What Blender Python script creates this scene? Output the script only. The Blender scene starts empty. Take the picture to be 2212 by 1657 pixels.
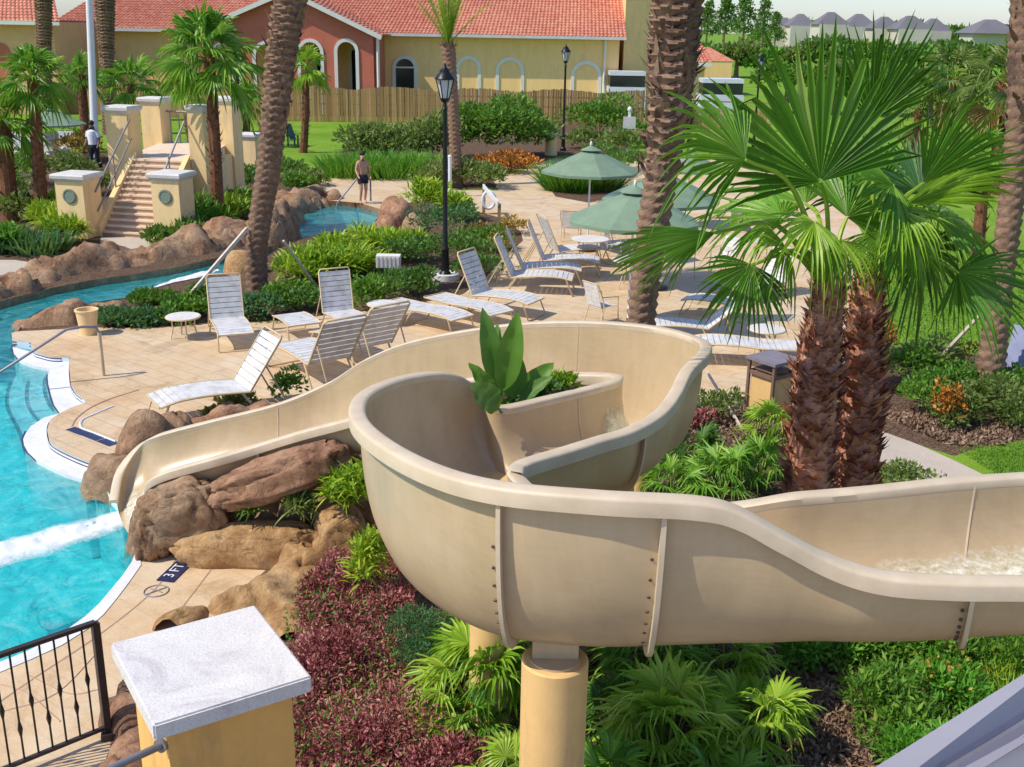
import bpy, math, random
import numpy as np
from mathutils import Vector, noise, geometry
random.seed(7); rng=np.random.default_rng(7)
sc=bpy.context.scene; COL=sc.collection
R=math.radians
# ---------------------------------------------------------------- camera model (all sizes in metres, z=0 is the pool deck)
F=2350.;H=5.9;PIT=math.atan((828.5-58)/F);ROLL=0.018
cp,sp=math.cos(PIT),math.sin(PIT);cr,sr=math.cos(ROLL),math.sin(ROLL)
def ray(u,v):
    a=(u-1106)/F;b=-(v-828.5)/F
    a,b=a*cr-b*sr,a*sr+b*cr
    return (a,b*sp+cp,b*cp-sp)
def P(u,v,z=0.):
    r=ray(u,v);t=(z-H)/r[2];return Vector((r[0]*t,r[1]*t,z))
def PY(u,v,y):
    r=ray(u,v);t=y/r[1];return Vector((r[0]*t,y,H+r[2]*t))
def pr(x,y,z):
    z-=H;d=y*cp-z*sp;a=x/d;b=(y*sp+z*cp)/d
    a,b=a*cr+b*sr,-a*sr+b*cr
    return (1106+F*a,828.5-F*b)
def topz(b,v):
    lo,hi=-5,60
    for _ in range(40):
        m=(lo+hi)/2
        if pr(b[0],b[1],m)[1]>v: lo=m
        else: hi=m
    return lo
cam=bpy.data.cameras.new('camera');co=bpy.data.objects.new('camera',cam);COL.objects.link(co)
from mathutils import Matrix
Rt=Vector((1,0,0));Up=Vector((0,sp,cp));Fw=Vector((0,cp,-sp))
X=Rt*cr+Up*sr;Y=-Rt*sr+Up*cr;Z=-Fw
co.matrix_world=Matrix(((X.x,Y.x,Z.x,0),(X.y,Y.y,Z.y,0),(X.z,Y.z,Z.z,H),(0,0,0,1)))
cam.sensor_width=36;cam.lens=F/2212*36;cam.clip_end=5000;cam.clip_start=.05
sc.camera=co
# ---------------------------------------------------------------- world and sun
SUNAZ=Vector((-.93,-.37,0)).normalized();SUNEL=R(50)
w=bpy.data.worlds.new('World');sc.world=w;w.use_nodes=True
nt=w.node_tree;bg=nt.nodes['Background']
sky=nt.nodes.new('ShaderNodeTexSky');sky.sky_type='NISHITA';sky.sun_disc=False
sky.sun_elevation=SUNEL;sky.sun_rotation=math.atan2(SUNAZ.x,SUNAZ.y)
sky.air_density=1.0;sky.dust_density=.6;sky.ozone_density=1.5
tn=nt.nodes.new('ShaderNodeMix');tn.data_type='RGBA';tn.blend_type='MULTIPLY';tn.inputs[0].default_value=1;tn.inputs[7].default_value=(.93,1.0,1.2,1)
nt.links.new(sky.outputs[0],tn.inputs[6]);nt.links.new(tn.outputs[2],bg.inputs[0]);bg.inputs[1].default_value=.15
sl=bpy.data.lights.new('sun','SUN');so=bpy.data.objects.new('sun',sl);COL.objects.link(so)
sl.energy=4.4;sl.angle=R(.5);sl.color=(1,.935,.80)
sd=Vector((SUNAZ.x*math.cos(SUNEL),SUNAZ.y*math.cos(SUNEL),math.sin(SUNEL)))
so.rotation_euler=sd.to_track_quat('Z','Y').to_euler();so.location=(-20,0,30)
sc.view_settings.view_transform='Standard';sc.view_settings.look='None';sc.view_settings.exposure=0;sc.view_settings.gamma=1
sc.render.engine='CYCLES';sc.cycles.use_denoising=True
try: sc.cycles.denoiser='OPENIMAGEDENOISE'
except Exception: pass
sc.cycles.max_bounces=7;sc.cycles.transparent_max_bounces=12;sc.cycles.caustics_reflective=False;sc.cycles.caustics_refractive=False
# ---------------------------------------------------------------- materials
class NB:
    def __init__(s,name):
        s.m=bpy.data.materials.new(name);s.m.use_nodes=True;s.t=s.m.node_tree;s.n=s.t.nodes
        s.b=s.n['Principled BSDF'];s.out=s.n['Material Output']
    def N(s,typ,**k):
        x=s.n.new(typ)
        for a,v in k.items():
            if a in x.inputs.keys() if hasattr(x.inputs,'keys') else False: x.inputs[a].default_value=v
            else: setattr(x,a,v)
        return x
    def L(s,a,b): s.t.links.new(a,b)
def rgba(c): return (c[0],c[1],c[2],1)
def ramp(nb,fac,stops):
    r=nb.n.new('ShaderNodeValToRGB');e=r.color_ramp.elements
    while len(e)>1: e.remove(e[-1])
    e[0].position=stops[0][0];e[0].color=rgba(stops[0][1])
    for p,c in stops[1:]:
        q=e.new(p);q.color=rgba(c)
    nb.L(fac,r.inputs[0]);return r.outputs[0]
def noise_tex(nb,scale,detail=4,rough=.6,coord='Object',dist=0,vec=None):
    t=nb.n.new('ShaderNodeTexNoise');t.inputs['Scale'].default_value=scale;t.inputs['Detail'].default_value=detail
    t.inputs['Roughness'].default_value=rough;t.inputs['Distortion'].default_value=dist
    if vec is None:
        c=nb.n.new('ShaderNodeNewGeometry');vec=c.outputs['Position']
    nb.L(vec,t.inputs['Vector']);return t.outputs['Fac']
def mapping(nb,rot=(0,0,0),scale=(1,1,1),loc=(0,0,0)):
    c=nb.n.new('ShaderNodeNewGeometry');m=nb.n.new('ShaderNodeMapping')
    m.inputs['Rotation'].default_value=rot;m.inputs['Scale'].default_value=scale;m.inputs['Location'].default_value=loc
    nb.L(c.outputs['Position'],m.inputs['Vector']);return m.outputs[0]
def bump(nb,fac,strength=.3,dist=.02):
    b=nb.n.new('ShaderNodeBump');b.inputs['Strength'].default_value=strength;b.inputs['Distance'].default_value=dist
    nb.L(fac,b.inputs['Height']);nb.L(b.outputs[0],nb.b.inputs['Normal'])
def mix(nb,fac,a,b,typ='MIX'):
    m=nb.n.new('ShaderNodeMix');m.data_type='RGBA';m.blend_type=typ
    for i,x in ((0,fac),(6,a),(7,b)):
        if hasattr(x,'is_linked') or hasattr(x,'node'): nb.L(x,m.inputs[i])
        elif i==0: m.inputs[0].default_value=x
        else: m.inputs[i].default_value=rgba(x)
    return m.outputs[2]
MAT={}
def simple(name,c,rough=.6,var=.18,scale=3,metal=0,bmp=.15,bd=.01,bscale=40,spec=.4,fine=None):
    nb=NB(name);f=noise_tex(nb,scale)
    lo=[x*(1-var) for x in c];hi=[min(1,x*(1+var)) for x in c]
    colr=ramp(nb,f,[(.25,lo),(.75,hi)])
    if fine:
        f3=noise_tex(nb,fine[0],2);colr=mix(nb,fine[1],colr,ramp(nb,f3,[(.35,[x*.5 for x in c]),(.65,[min(1,x*1.3) for x in c])]))
    nb.L(colr,nb.b.inputs['Base Color']);nb.b.inputs['Roughness'].default_value=rough;nb.b.inputs['Metallic'].default_value=metal
    nb.b.inputs['Specular IOR Level'].default_value=spec
    if bmp: bump(nb,noise_tex(nb,bscale,3),bmp,bd)
    MAT[name]=nb.m;return nb.m
def foliage(name,stops,rough=.5,trans=.3,patch=1.2):
    nb=NB(name);g=nb.n.new('ShaderNodeNewGeometry')
    f=noise_tex(nb,patch,2)
    a=nb.n.new('ShaderNodeMath');a.operation='MULTIPLY_ADD';a.inputs[1].default_value=.55;nb.L(g.outputs['Random Per Island'],a.inputs[0])
    s=nb.n.new('ShaderNodeMath');s.operation='MULTIPLY_ADD';s.inputs[1].default_value=.9;s.inputs[2].default_value=-.22;nb.L(f,s.inputs[0]);nb.L(s.outputs[0],a.inputs[2])
    c=ramp(nb,a.outputs[0],stops)
    nb.L(c,nb.b.inputs['Base Color']);nb.b.inputs['Roughness'].default_value=rough;nb.b.inputs['Specular IOR Level'].default_value=.35
    tr=nb.n.new('ShaderNodeBsdfTranslucent');nb.L(mix(nb,.5,c,(.35,.5,.05),'MIX') if trans>.2 else c,tr.inputs[0])
    m=nb.n.new('ShaderNodeMixShader');m.inputs[0].default_value=trans;nb.L(nb.b.outputs[0],m.inputs[1]);nb.L(tr.outputs[0],m.inputs[2])
    nb.L(m.outputs[0],nb.out.inputs[0]);MAT[name]=nb.m;return nb.m
simple('stucco_yellow',(.92,.64,.30),.85,.1,1.5,bscale=60)
simple('stucco_orange',(.80,.46,.22),.85,.1,1.5,bscale=60)
simple('stucco_red',(.56,.16,.10),.85,.12,1.5,bscale=60)
simple('stucco_tan',(.78,.58,.32),.85,.12,1.5,bscale=60)
simple('pillar_yellow',(.80,.46,.13),.85,.08,1.0,bscale=70,bmp=.3)
simple('trim_white',(.74,.72,.66),.6,.06,2)
simple('cap_white',(.72,.69,.66),.85,.10,6,bmp=.6,bd=.006,bscale=35,fine=(45,.38))
simple('cap_stone',(.66,.63,.60),.85,.15,3,bmp=.5,bd=.01,bscale=30,fine=(30,.25))
simple('glass_dark',(.02,.025,.03),.1,.1,1,bmp=0,spec=.6)
simple('metal_dark',(.06,.045,.04),.45,.3,6,metal=.3)
simple('metal_black',(.012,.012,.014),.4,.3,6,metal=.2)
simple('metal_grey',(.40,.37,.41),.5,.12,2,metal=.15,bmp=.05)
simple('metal_rail',(.27,.25,.27),.45,.15,5,metal=.3)
simple('metal_white',(.78,.78,.80),.4,.05,4)
simple('frame_tan',(.62,.47,.28),.45,.12,5)
simple('bin_brown',(.20,.12,.085),.6,.2,5)
simple('bin_grey',(.22,.19,.22),.6,.15,5)
simple('column_yellow',(.72,.46,.18),.5,.10,2.5,bmp=.1)
simple('wood_brace',(.62,.52,.42),.7,.2,8)
simple('wood_post',(.30,.20,.09),.8,.25,8)
simple('umbrella_green',(.19,.27,.18),.75,.18,2.5,bmp=.2,bscale=120)
simple('green_plastic',(.03,.12,.085),.5,.2,5)
simple('blue_cloth',(.26,.28,.42),.8,.2,5)
simple('white_plaster',(.74,.73,.74),.7,.1,2.5,fine=(14,.12))
simple('concrete_path',(.52,.44,.36),.85,.14,1.1,fine=(30,.15))
simple('soil',(.06,.035,.022),.95,.4,8,bmp=.8,bd=.04,bscale=25)
simple('skin',(.62,.30,.19),.55,.12,6)
simple('skin_dark',(.22,.11,.07),.55,.12,6)
simple('hair',(.03,.018,.01),.7,.3,10)
simple('cloth_dark',(.02,.02,.03),.8,.3,8)
simple('cloth_white',(.72,.74,.80),.8,.1,8)
simple('tile_navy',(.025,.03,.09),.3,.3,9)
simple('lamp_glass',(.55,.6,.62),.25,.1,5)
simple('car_white',(.70,.72,.76),.3,.05,2)
simple('roof_far',(.16,.15,.17),.9,.15,.1)
simple('wall_far',(.55,.50,.42),.9,.15,.1)
simple('medallion',(.20,.25,.19),.7,.25,25,bmp=.6,bscale=20)
simple('riser_brown',(.50,.34,.23),.85,.15,4)
simple('tread_tan',(.75,.58,.42),.85,.12,4)
simple('bolt',(.10,.08,.07),.5,.2,4)
def sling():
    nb=NB('sling_white');f=noise_tex(nb,6)
    c=ramp(nb,f,[(.35,(.62,.60,.58)),(.5,(.76,.76,.76)),(.7,(.84,.84,.84))]);nb.L(c,nb.b.inputs['Base Color']);nb.b.inputs['Roughness'].default_value=.5
    tr=nb.n.new('ShaderNodeBsdfTranslucent');tr.inputs[0].default_value=(.7,.5,.35,1)
    m=nb.n.new('ShaderNodeMixShader');m.inputs[0].default_value=.15;nb.L(nb.b.outputs[0],m.inputs[1]);nb.L(tr.outputs[0],m.inputs[2]);nb.L(m.outputs[0],nb.out.inputs[0])
    MAT['sling_white']=nb.m
sling()
def slide_mat():
    nb=NB('fibreglass')
    f=noise_tex(nb,1.2,5,.55);v=mapping(nb,(0,0,0),(3,3,26));f2=noise_tex(nb,1.5,3,.6,vec=v)
    c=ramp(nb,f,[(.3,(.49,.36,.205)),(.7,(.58,.44,.27))])
    f4=noise_tex(nb,.9,8,.75,dist=1.2);c=mix(nb,.24,c,ramp(nb,f4,[(.40,(.36,.245,.13)),(.6,(.62,.47,.29))]));f6=noise_tex(nb,1.0,5,.7,vec=mapping(nb,(0,0,0),(7,7,.5)));c=mix(nb,.09,c,ramp(nb,f6,[(.38,(.30,.20,.11)),(.52,(.60,.45,.27))]));c=mix(nb,.06,c,ramp(nb,f2,[(.35,(.30,.22,.13)),(.65,(.66,.52,.34))]))
    nb.L(c,nb.b.inputs['Base Color']);nb.b.inputs['Roughness'].default_value=.34;nb.b.inputs['Specular IOR Level'].default_value=.5
    bump(nb,noise_tex(nb,90,2),.06,.004);MAT['fibreglass']=nb.m
    nb=NB('fibreglass_rim');f=noise_tex(nb,5,5,.6)
    c=ramp(nb,f,[(.3,(.56,.44,.30)),(.7,(.66,.54,.39))])
    nb.L(c,nb.b.inputs['Base Color']);nb.b.inputs['Roughness'].default_value=.5;bump(nb,noise_tex(nb,60,2),.12,.004);MAT['fibreglass_rim']=nb.m
slide_mat()
def deck_mat(nm='stamped_deck',bs=.55,warm=1.):
    nb=NB(nm)
    f=noise_tex(nb,.55,5,.6);c=ramp(nb,f,[(.33,(.62,.36,.15)),(.48,(.70,.48,.25)),(.6,(.72,.56,.37)),(.7,(.70,.50,.36))])
    f2=noise_tex(nb,2.6,4,.65);c=mix(nb,.35,c,ramp(nb,f2,[(.3,(.42,.27,.15)),(.7,(.72,.60,.46))]))
    def lines(rot,sc_,stretch):
        b=nb.n.new('ShaderNodeTexBrick');b.inputs['Scale'].default_value=sc_;b.inputs['Mortar Size'].default_value=.014;b.inputs['Mortar Smooth'].default_value=.4
        b.inputs['Color1'].default_value=(1,1,1,1);b.inputs['Color2'].default_value=(.84,.83,.80,1);b.inputs['Mortar'].default_value=(.50,.44,.36,1)
        b.inputs['Brick Width'].default_value=stretch;nb.L(mapping(nb,(0,0,rot)),b.inputs['Vector']);return b
    b=lines(R(38),.85,.75)
    c=mix(nb,bs,c,mix(nb,1,c,b.outputs[0],'MULTIPLY'))
    f3=noise_tex(nb,45,2);c=mix(nb,.14,c,ramp(nb,f3,[(.35,(.35,.24,.15)),(.65,(.8,.7,.55))]))
    f5=noise_tex(nb,.8,6,.72,dist=1.5);c=mix(nb,1,c,ramp(nb,f5,[(.36,(.80,.77,.73)),(.45,(1,1,1)),(.6,(1,1,1)),(.68,(1.0,.90,.78))]),'MULTIPLY')
    nb.L(c,nb.b.inputs['Base Color']);nb.b.inputs['Roughness'].default_value=.8
    a=nb.n.new('ShaderNodeMath');a.operation='MULTIPLY_ADD';a.inputs[1].default_value=.5;nb.L(f2,a.inputs[0]);nb.L(b.outputs['Fac'],a.inputs[2])
    inv=nb.n.new('ShaderNodeMath');inv.operation='MULTIPLY';inv.inputs[1].default_value=-1;nb.L(a.outputs[0],inv.inputs[0])
    bump(nb,inv.outputs[0],.25*bs*1.8,.01);MAT[nm]=nb.m
deck_mat('stamped_deck',.42);deck_mat('deck_cream',.14)
def grass_mat():
    nb=NB('lawn');f=noise_tex(nb,.35,5,.65);c=ramp(nb,f,[(.3,(.11,.22,.014)),(.5,(.19,.34,.024)),(.66,(.28,.40,.05)),(.8,(.36,.40,.09))])
    f2=noise_tex(nb,22,3,.7);c=mix(nb,.45,c,ramp(nb,f2,[(.3,(.03,.09,.006)),(.7,(.25,.42,.05))]))
    nb.L(c,nb.b.inputs['Base Color']);nb.b.inputs['Roughness'].default_value=.9;nb.b.inputs['Specular IOR Level'].default_value=.1
    bump(nb,f2,.8,.03);MAT['lawn']=nb.m
grass_mat()
def mulch_mat():
    nb=NB('mulch');v=nb.n.new('ShaderNodeTexVoronoi');v.inputs['Scale'].default_value=24;v.inputs['Randomness'].default_value=1
    nb.L(mapping(nb,(0,0,.4),(1,2.2,1)),v.inputs['Vector'])
    c=ramp(nb,v.outputs['Color'],[(.1,(.06,.032,.02)),(.5,(.17,.092,.06)),(.9,(.36,.235,.16))])
    f=noise_tex(nb,1.3,4);c=mix(nb,f,c,mix(nb,.7,c,(.10,.075,.05)))
    nb.L(c,nb.b.inputs['Base Color']);nb.b.inputs['Roughness'].default_value=.95;nb.b.inputs['Specular IOR Level'].default_value=.1
    bump(nb,v.outputs['Distance'],.9,.03);MAT['mulch']=nb.m
mulch_mat()
def rock_mat(name,stops):
    nb=NB(name);f=noise_tex(nb,1.1,7,.66,dist=.9);c=ramp(nb,f,[(.34,[x*.75 for x in stops[0][1]]),(.47,stops[1][1]),(.56,[min(1,x*1.12) for x in stops[2][1]]),(.64,[stops[2][1][0]*.7,stops[2][1][1]*.75,stops[2][1][2]*.85])])
    f2=noise_tex(nb,9,6,.7,dist=.4);c=mix(nb,.4,c,ramp(nb,f2,[(.3,(.10,.055,.035)),(.5,(.34,.20,.11)),(.7,(.62,.42,.25))]))
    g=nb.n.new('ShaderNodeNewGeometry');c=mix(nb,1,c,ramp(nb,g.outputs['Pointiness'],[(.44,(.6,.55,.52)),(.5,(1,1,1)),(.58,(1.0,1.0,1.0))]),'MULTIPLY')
    nb.L(c,nb.b.inputs['Base Color']);nb.b.inputs['Roughness'].default_value=.85;nb.b.inputs['Specular IOR Level'].default_value=.25
    bump(nb,noise_tex(nb,5,10,.72,dist=.8),.9,.10);MAT[name]=nb.m
rock_mat('rock_brown',[(.3,(.20,.105,.065)),(.5,(.36,.20,.115)),(.72,(.50,.33,.20))])
rock_mat('rock_ochre',[(.3,(.32,.15,.06)),(.5,(.52,.28,.10)),(.72,(.66,.42,.19))])
rock_mat('rock_red',[(.3,(.22,.095,.06)),(.5,(.38,.18,.11)),(.72,(.52,.29,.18))])
def fence_mat():
    nb=NB('fence_wood');g=nb.n.new('ShaderNodeNewGeometry')
    c=ramp(nb,g.outputs['Random Per Island'],[(0,(.27,.14,.045)),(.5,(.42,.24,.085)),(1,(.56,.35,.15))])
    f=noise_tex(nb,1.0,4,.6,vec=mapping(nb,(0,0,0),(6,6,.5)));c=mix(nb,.35,c,ramp(nb,f,[(.3,(.12,.07,.03)),(.7,(.42,.27,.12))]))
    nb.L(c,nb.b.inputs['Base Color']);nb.b.inputs['Roughness'].default_value=.85;MAT['fence_wood']=nb.m
fence_mat()
def tile_mat():
    nb=NB('roof_tile');f=noise_tex(nb,3.2,3,.8);c=ramp(nb,f,[(.25,(.36,.085,.06)),(.42,(.52,.16,.10)),(.58,(.64,.28,.18)),(.75,(.78,.52,.40))])
    f2=noise_tex(nb,.25,3);c=mix(nb,.3,c,ramp(nb,f2,[(.3,(.40,.09,.05)),(.7,(.62,.28,.16))]))
    nb.L(c,nb.b.inputs['Base Color']);nb.b.inputs['Roughness'].default_value=.8;MAT['roof_tile']=nb.m
tile_mat()
def trunk_mat(name,stops,sc_=8):
    nb=NB(name);f=noise_tex(nb,sc_,6,.7);g=nb.n.new('ShaderNodeNewGeometry')
    c=ramp(nb,f,stops);c=mix(nb,.45,c,ramp(nb,g.outputs['Random Per Island'],[(0,stops[0][1]),(1,stops[-1][1])]))
    c=mix(nb,1,c,ramp(nb,g.outputs['Pointiness'],[(.45,(.22,.2,.19)),(.5,(1,1,1))]),'MULTIPLY')  # pointiness puts groove shade into the bark colour
    nb.L(c,nb.b.inputs['Base Color']);nb.b.inputs['Roughness'].default_value=.9;nb.b.inputs['Specular IOR Level'].default_value=.15
    bump(nb,noise_tex(nb,30,5,.7),.6,.02);MAT[name]=nb.m
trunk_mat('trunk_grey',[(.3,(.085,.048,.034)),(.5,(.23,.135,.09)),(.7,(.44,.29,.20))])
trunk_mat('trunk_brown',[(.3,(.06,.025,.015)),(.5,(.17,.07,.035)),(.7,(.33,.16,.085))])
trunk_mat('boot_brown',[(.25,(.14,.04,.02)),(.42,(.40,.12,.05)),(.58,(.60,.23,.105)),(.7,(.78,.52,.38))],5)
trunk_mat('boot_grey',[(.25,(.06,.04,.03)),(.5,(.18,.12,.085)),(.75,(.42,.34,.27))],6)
foliage('leaf_green',[(0,(.025,.09,.012)),(.4,(.08,.21,.02)),(.75,(.17,.34,.035)),(1,(.38,.48,.10))])
foliage('leaf_dark',[(0,(.025,.085,.014)),(.5,(.085,.21,.03)),(1,(.26,.40,.09))])
foliage('leaf_bluegreen',[(0,(.02,.08,.03)),(.5,(.05,.17,.06)),(1,(.16,.30,.13))])
foliage('leaf_lime',[(0,(.08,.19,.01)),(.4,(.24,.42,.02)),(.8,(.48,.58,.04)),(1,(.66,.68,.12))])
foliage('leaf_bright',[(0,(.035,.15,.012)),(.5,(.11,.34,.025)),(1,(.30,.52,.07))])
foliage('leaf_olive',[(0,(.06,.10,.02)),(.5,(.16,.23,.05)),(1,(.36,.40,.14))])
foliage('leaf_orange',[(0,(.10,.12,.02)),(.35,(.30,.14,.02)),(.7,(.60,.20,.03)),(1,(.65,.36,.06))],trans=.15)
foliage('leaf_yellow',[(0,(.16,.12,.02)),(.5,(.42,.27,.04)),(1,(.62,.46,.12))],trans=.18)
foliage('leaf_purple',[(0,(.055,.015,.015)),(.3,(.20,.045,.045)),(.5,(.38,.10,.105)),(.66,(.56,.23,.21)),(.8,(.38,.26,.15)),(.92,(.20,.26,.08)),(1,(.4,.35,.16))],trans=.12)
foliage('palm_green',[(0,(.045,.15,.014)),(.4,(.13,.33,.025)),(.7,(.27,.48,.055)),(1,(.58,.68,.22))],.4,.3,.9)
foliage('palm_deep',[(0,(.03,.11,.012)),(.45,(.08,.235,.02)),(.8,(.17,.37,.04)),(1,(.42,.54,.14))],.38,.3,.9)
foliage('palm_lime',[(0,(.10,.24,.015)),(.5,(.30,.50,.035)),(1,(.66,.72,.14))],.4,.32,.9)
foliage('palm_dry',[(0,(.20,.13,.05)),(.5,(.36,.24,.08)),(1,(.50,.38,.16))],.6,.2)
foliage('litter',[(0,(.08,.045,.03)),(.4,(.22,.13,.085)),(.8,(.42,.29,.20)),(1,(.60,.48,.37))],.9,.02)
foliage('grass_blade',[(0,(.04,.13,.01)),(.5,(.12,.28,.02)),(1,(.28,.42,.05))],.8,.2,.4)
def water_mats():
    nb=NB('pool_water');n=nb.n;t=n.new('ShaderNodeBsdfTransparent');t.inputs[0].default_value=(.72,.97,.97,1)
    g=n.new('ShaderNodeBsdfGlossy');g.inputs['Roughness'].default_value=.06;g.inputs[0].default_value=(.9,.95,1,1)
    f=noise_tex(nb,2.2,5,.6,dist=1.0);b=n.new('ShaderNodeBump');b.inputs['Strength'].default_value=.55;b.inputs['Distance'].default_value=.10;nb.L(f,b.inputs['Height']);nb.L(b.outputs[0],g.inputs['Normal'])
    fr=n.new('ShaderNodeFresnel');fr.inputs[0].default_value=1.33;nb.L(b.outputs[0],fr.inputs['Normal'])
    d=n.new('ShaderNodeBsdfDiffuse');nb.L(ramp(nb,noise_tex(nb,1.6,6,.65,dist=2.2),[(.33,(.01,.34,.40)),(.48,(.04,.58,.62)),(.6,(.16,.74,.76)),(.74,(.50,.93,.93))]),d.inputs[0]);nb.L(b.outputs[0],d.inputs['Normal'])  # light and dark ripple streaks painted into the diffuse colour
    m0=n.new('ShaderNodeMixShader');m0.inputs[0].default_value=.30;nb.L(t.outputs[0],m0.inputs[1]);nb.L(d.outputs[0],m0.inputs[2])
    m=n.new('ShaderNodeMixShader');nb.L(fr.outputs[0],m.inputs[0]);nb.L(m0.outputs[0],m.inputs[1]);nb.L(g.outputs[0],m.inputs[2]);nb.L(m.outputs[0],nb.out.inputs[0]);MAT['pool_water']=nb.m
    nb=NB('pool_shell')
    g=nb.n.new('ShaderNodeNewGeometry');s=nb.n.new('ShaderNodeSeparateXYZ');nb.L(g.outputs['Position'],s.inputs[0])
    mr=nb.n.new('ShaderNodeMapRange');mr.inputs['From Min'].default_value=-1.3;mr.inputs['From Max'].default_value=-.3;nb.L(s.outputs[2],mr.inputs[0])
    c=ramp(nb,mr.outputs[0],[(0,(.03,.68,.74)),(.5,(.10,.70,.78)),(.62,(.40,.76,.86)),(1,(.66,.80,.88))])  # water's depth tint painted into the shell, cyan deep to pale on top
    f=noise_tex(nb,.6,4);c=mix(nb,.35,c,mix(nb,1,c,ramp(nb,f,[(.3,(.6,.75,.8)),(.7,(1,1,1))]),'MULTIPLY'))
    nb.L(c,nb.b.inputs['Base Color']);nb.b.inputs['Roughness'].default_value=.7;MAT['pool_shell']=nb.m
    nb=NB('foam');f=noise_tex(nb,6,9,.85,dist=.6);at=nb.n.new('ShaderNodeAttribute');at.attribute_name='fall'
    nb.b.inputs['Base Color'].default_value=(.88,.92,.93,1);nb.b.inputs['Roughness'].default_value=.45
    bump(nb,f,.7,.03);ad=nb.n.new('ShaderNodeMath');ad.operation='ADD';nb.L(f,ad.inputs[0]);nb.L(at.outputs['Fac'],ad.inputs[1]);a=nb.n.new('ShaderNodeMapRange');a.inputs['From Min'].default_value=.62;a.inputs['From Max'].default_value=1.05;nb.L(ad.outputs[0],a.inputs[0]);nb.L(a.outputs[0],nb.b.inputs['Alpha']);MAT['foam']=nb.m
    nb=NB('slide_water');f=noise_tex(nb,16,7,.75,dist=.3);nb.L(ramp(nb,f,[(.35,(.60,.52,.35)),(.52,(.76,.71,.54)),(.66,(.92,.90,.80))]),nb.b.inputs['Base Color']);nb.b.inputs['Roughness'].default_value=.12
    bump(nb,f,.5,.012);at=nb.n.new('ShaderNodeAttribute');at.attribute_name='fall'
    ad=nb.n.new('ShaderNodeMath');ad.operation='ADD';nb.L(f,ad.inputs[0]);nb.L(at.outputs['Fac'],ad.inputs[1]);a=nb.n.new('ShaderNodeMapRange');a.inputs['From Min'].default_value=.50;a.inputs['From Max'].default_value=1.25;nb.L(ad.outputs[0],a.inputs[0]);nb.L(a.outputs[0],nb.b.inputs['Alpha']);MAT['slide_water']=nb.m
water_mats()
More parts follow.
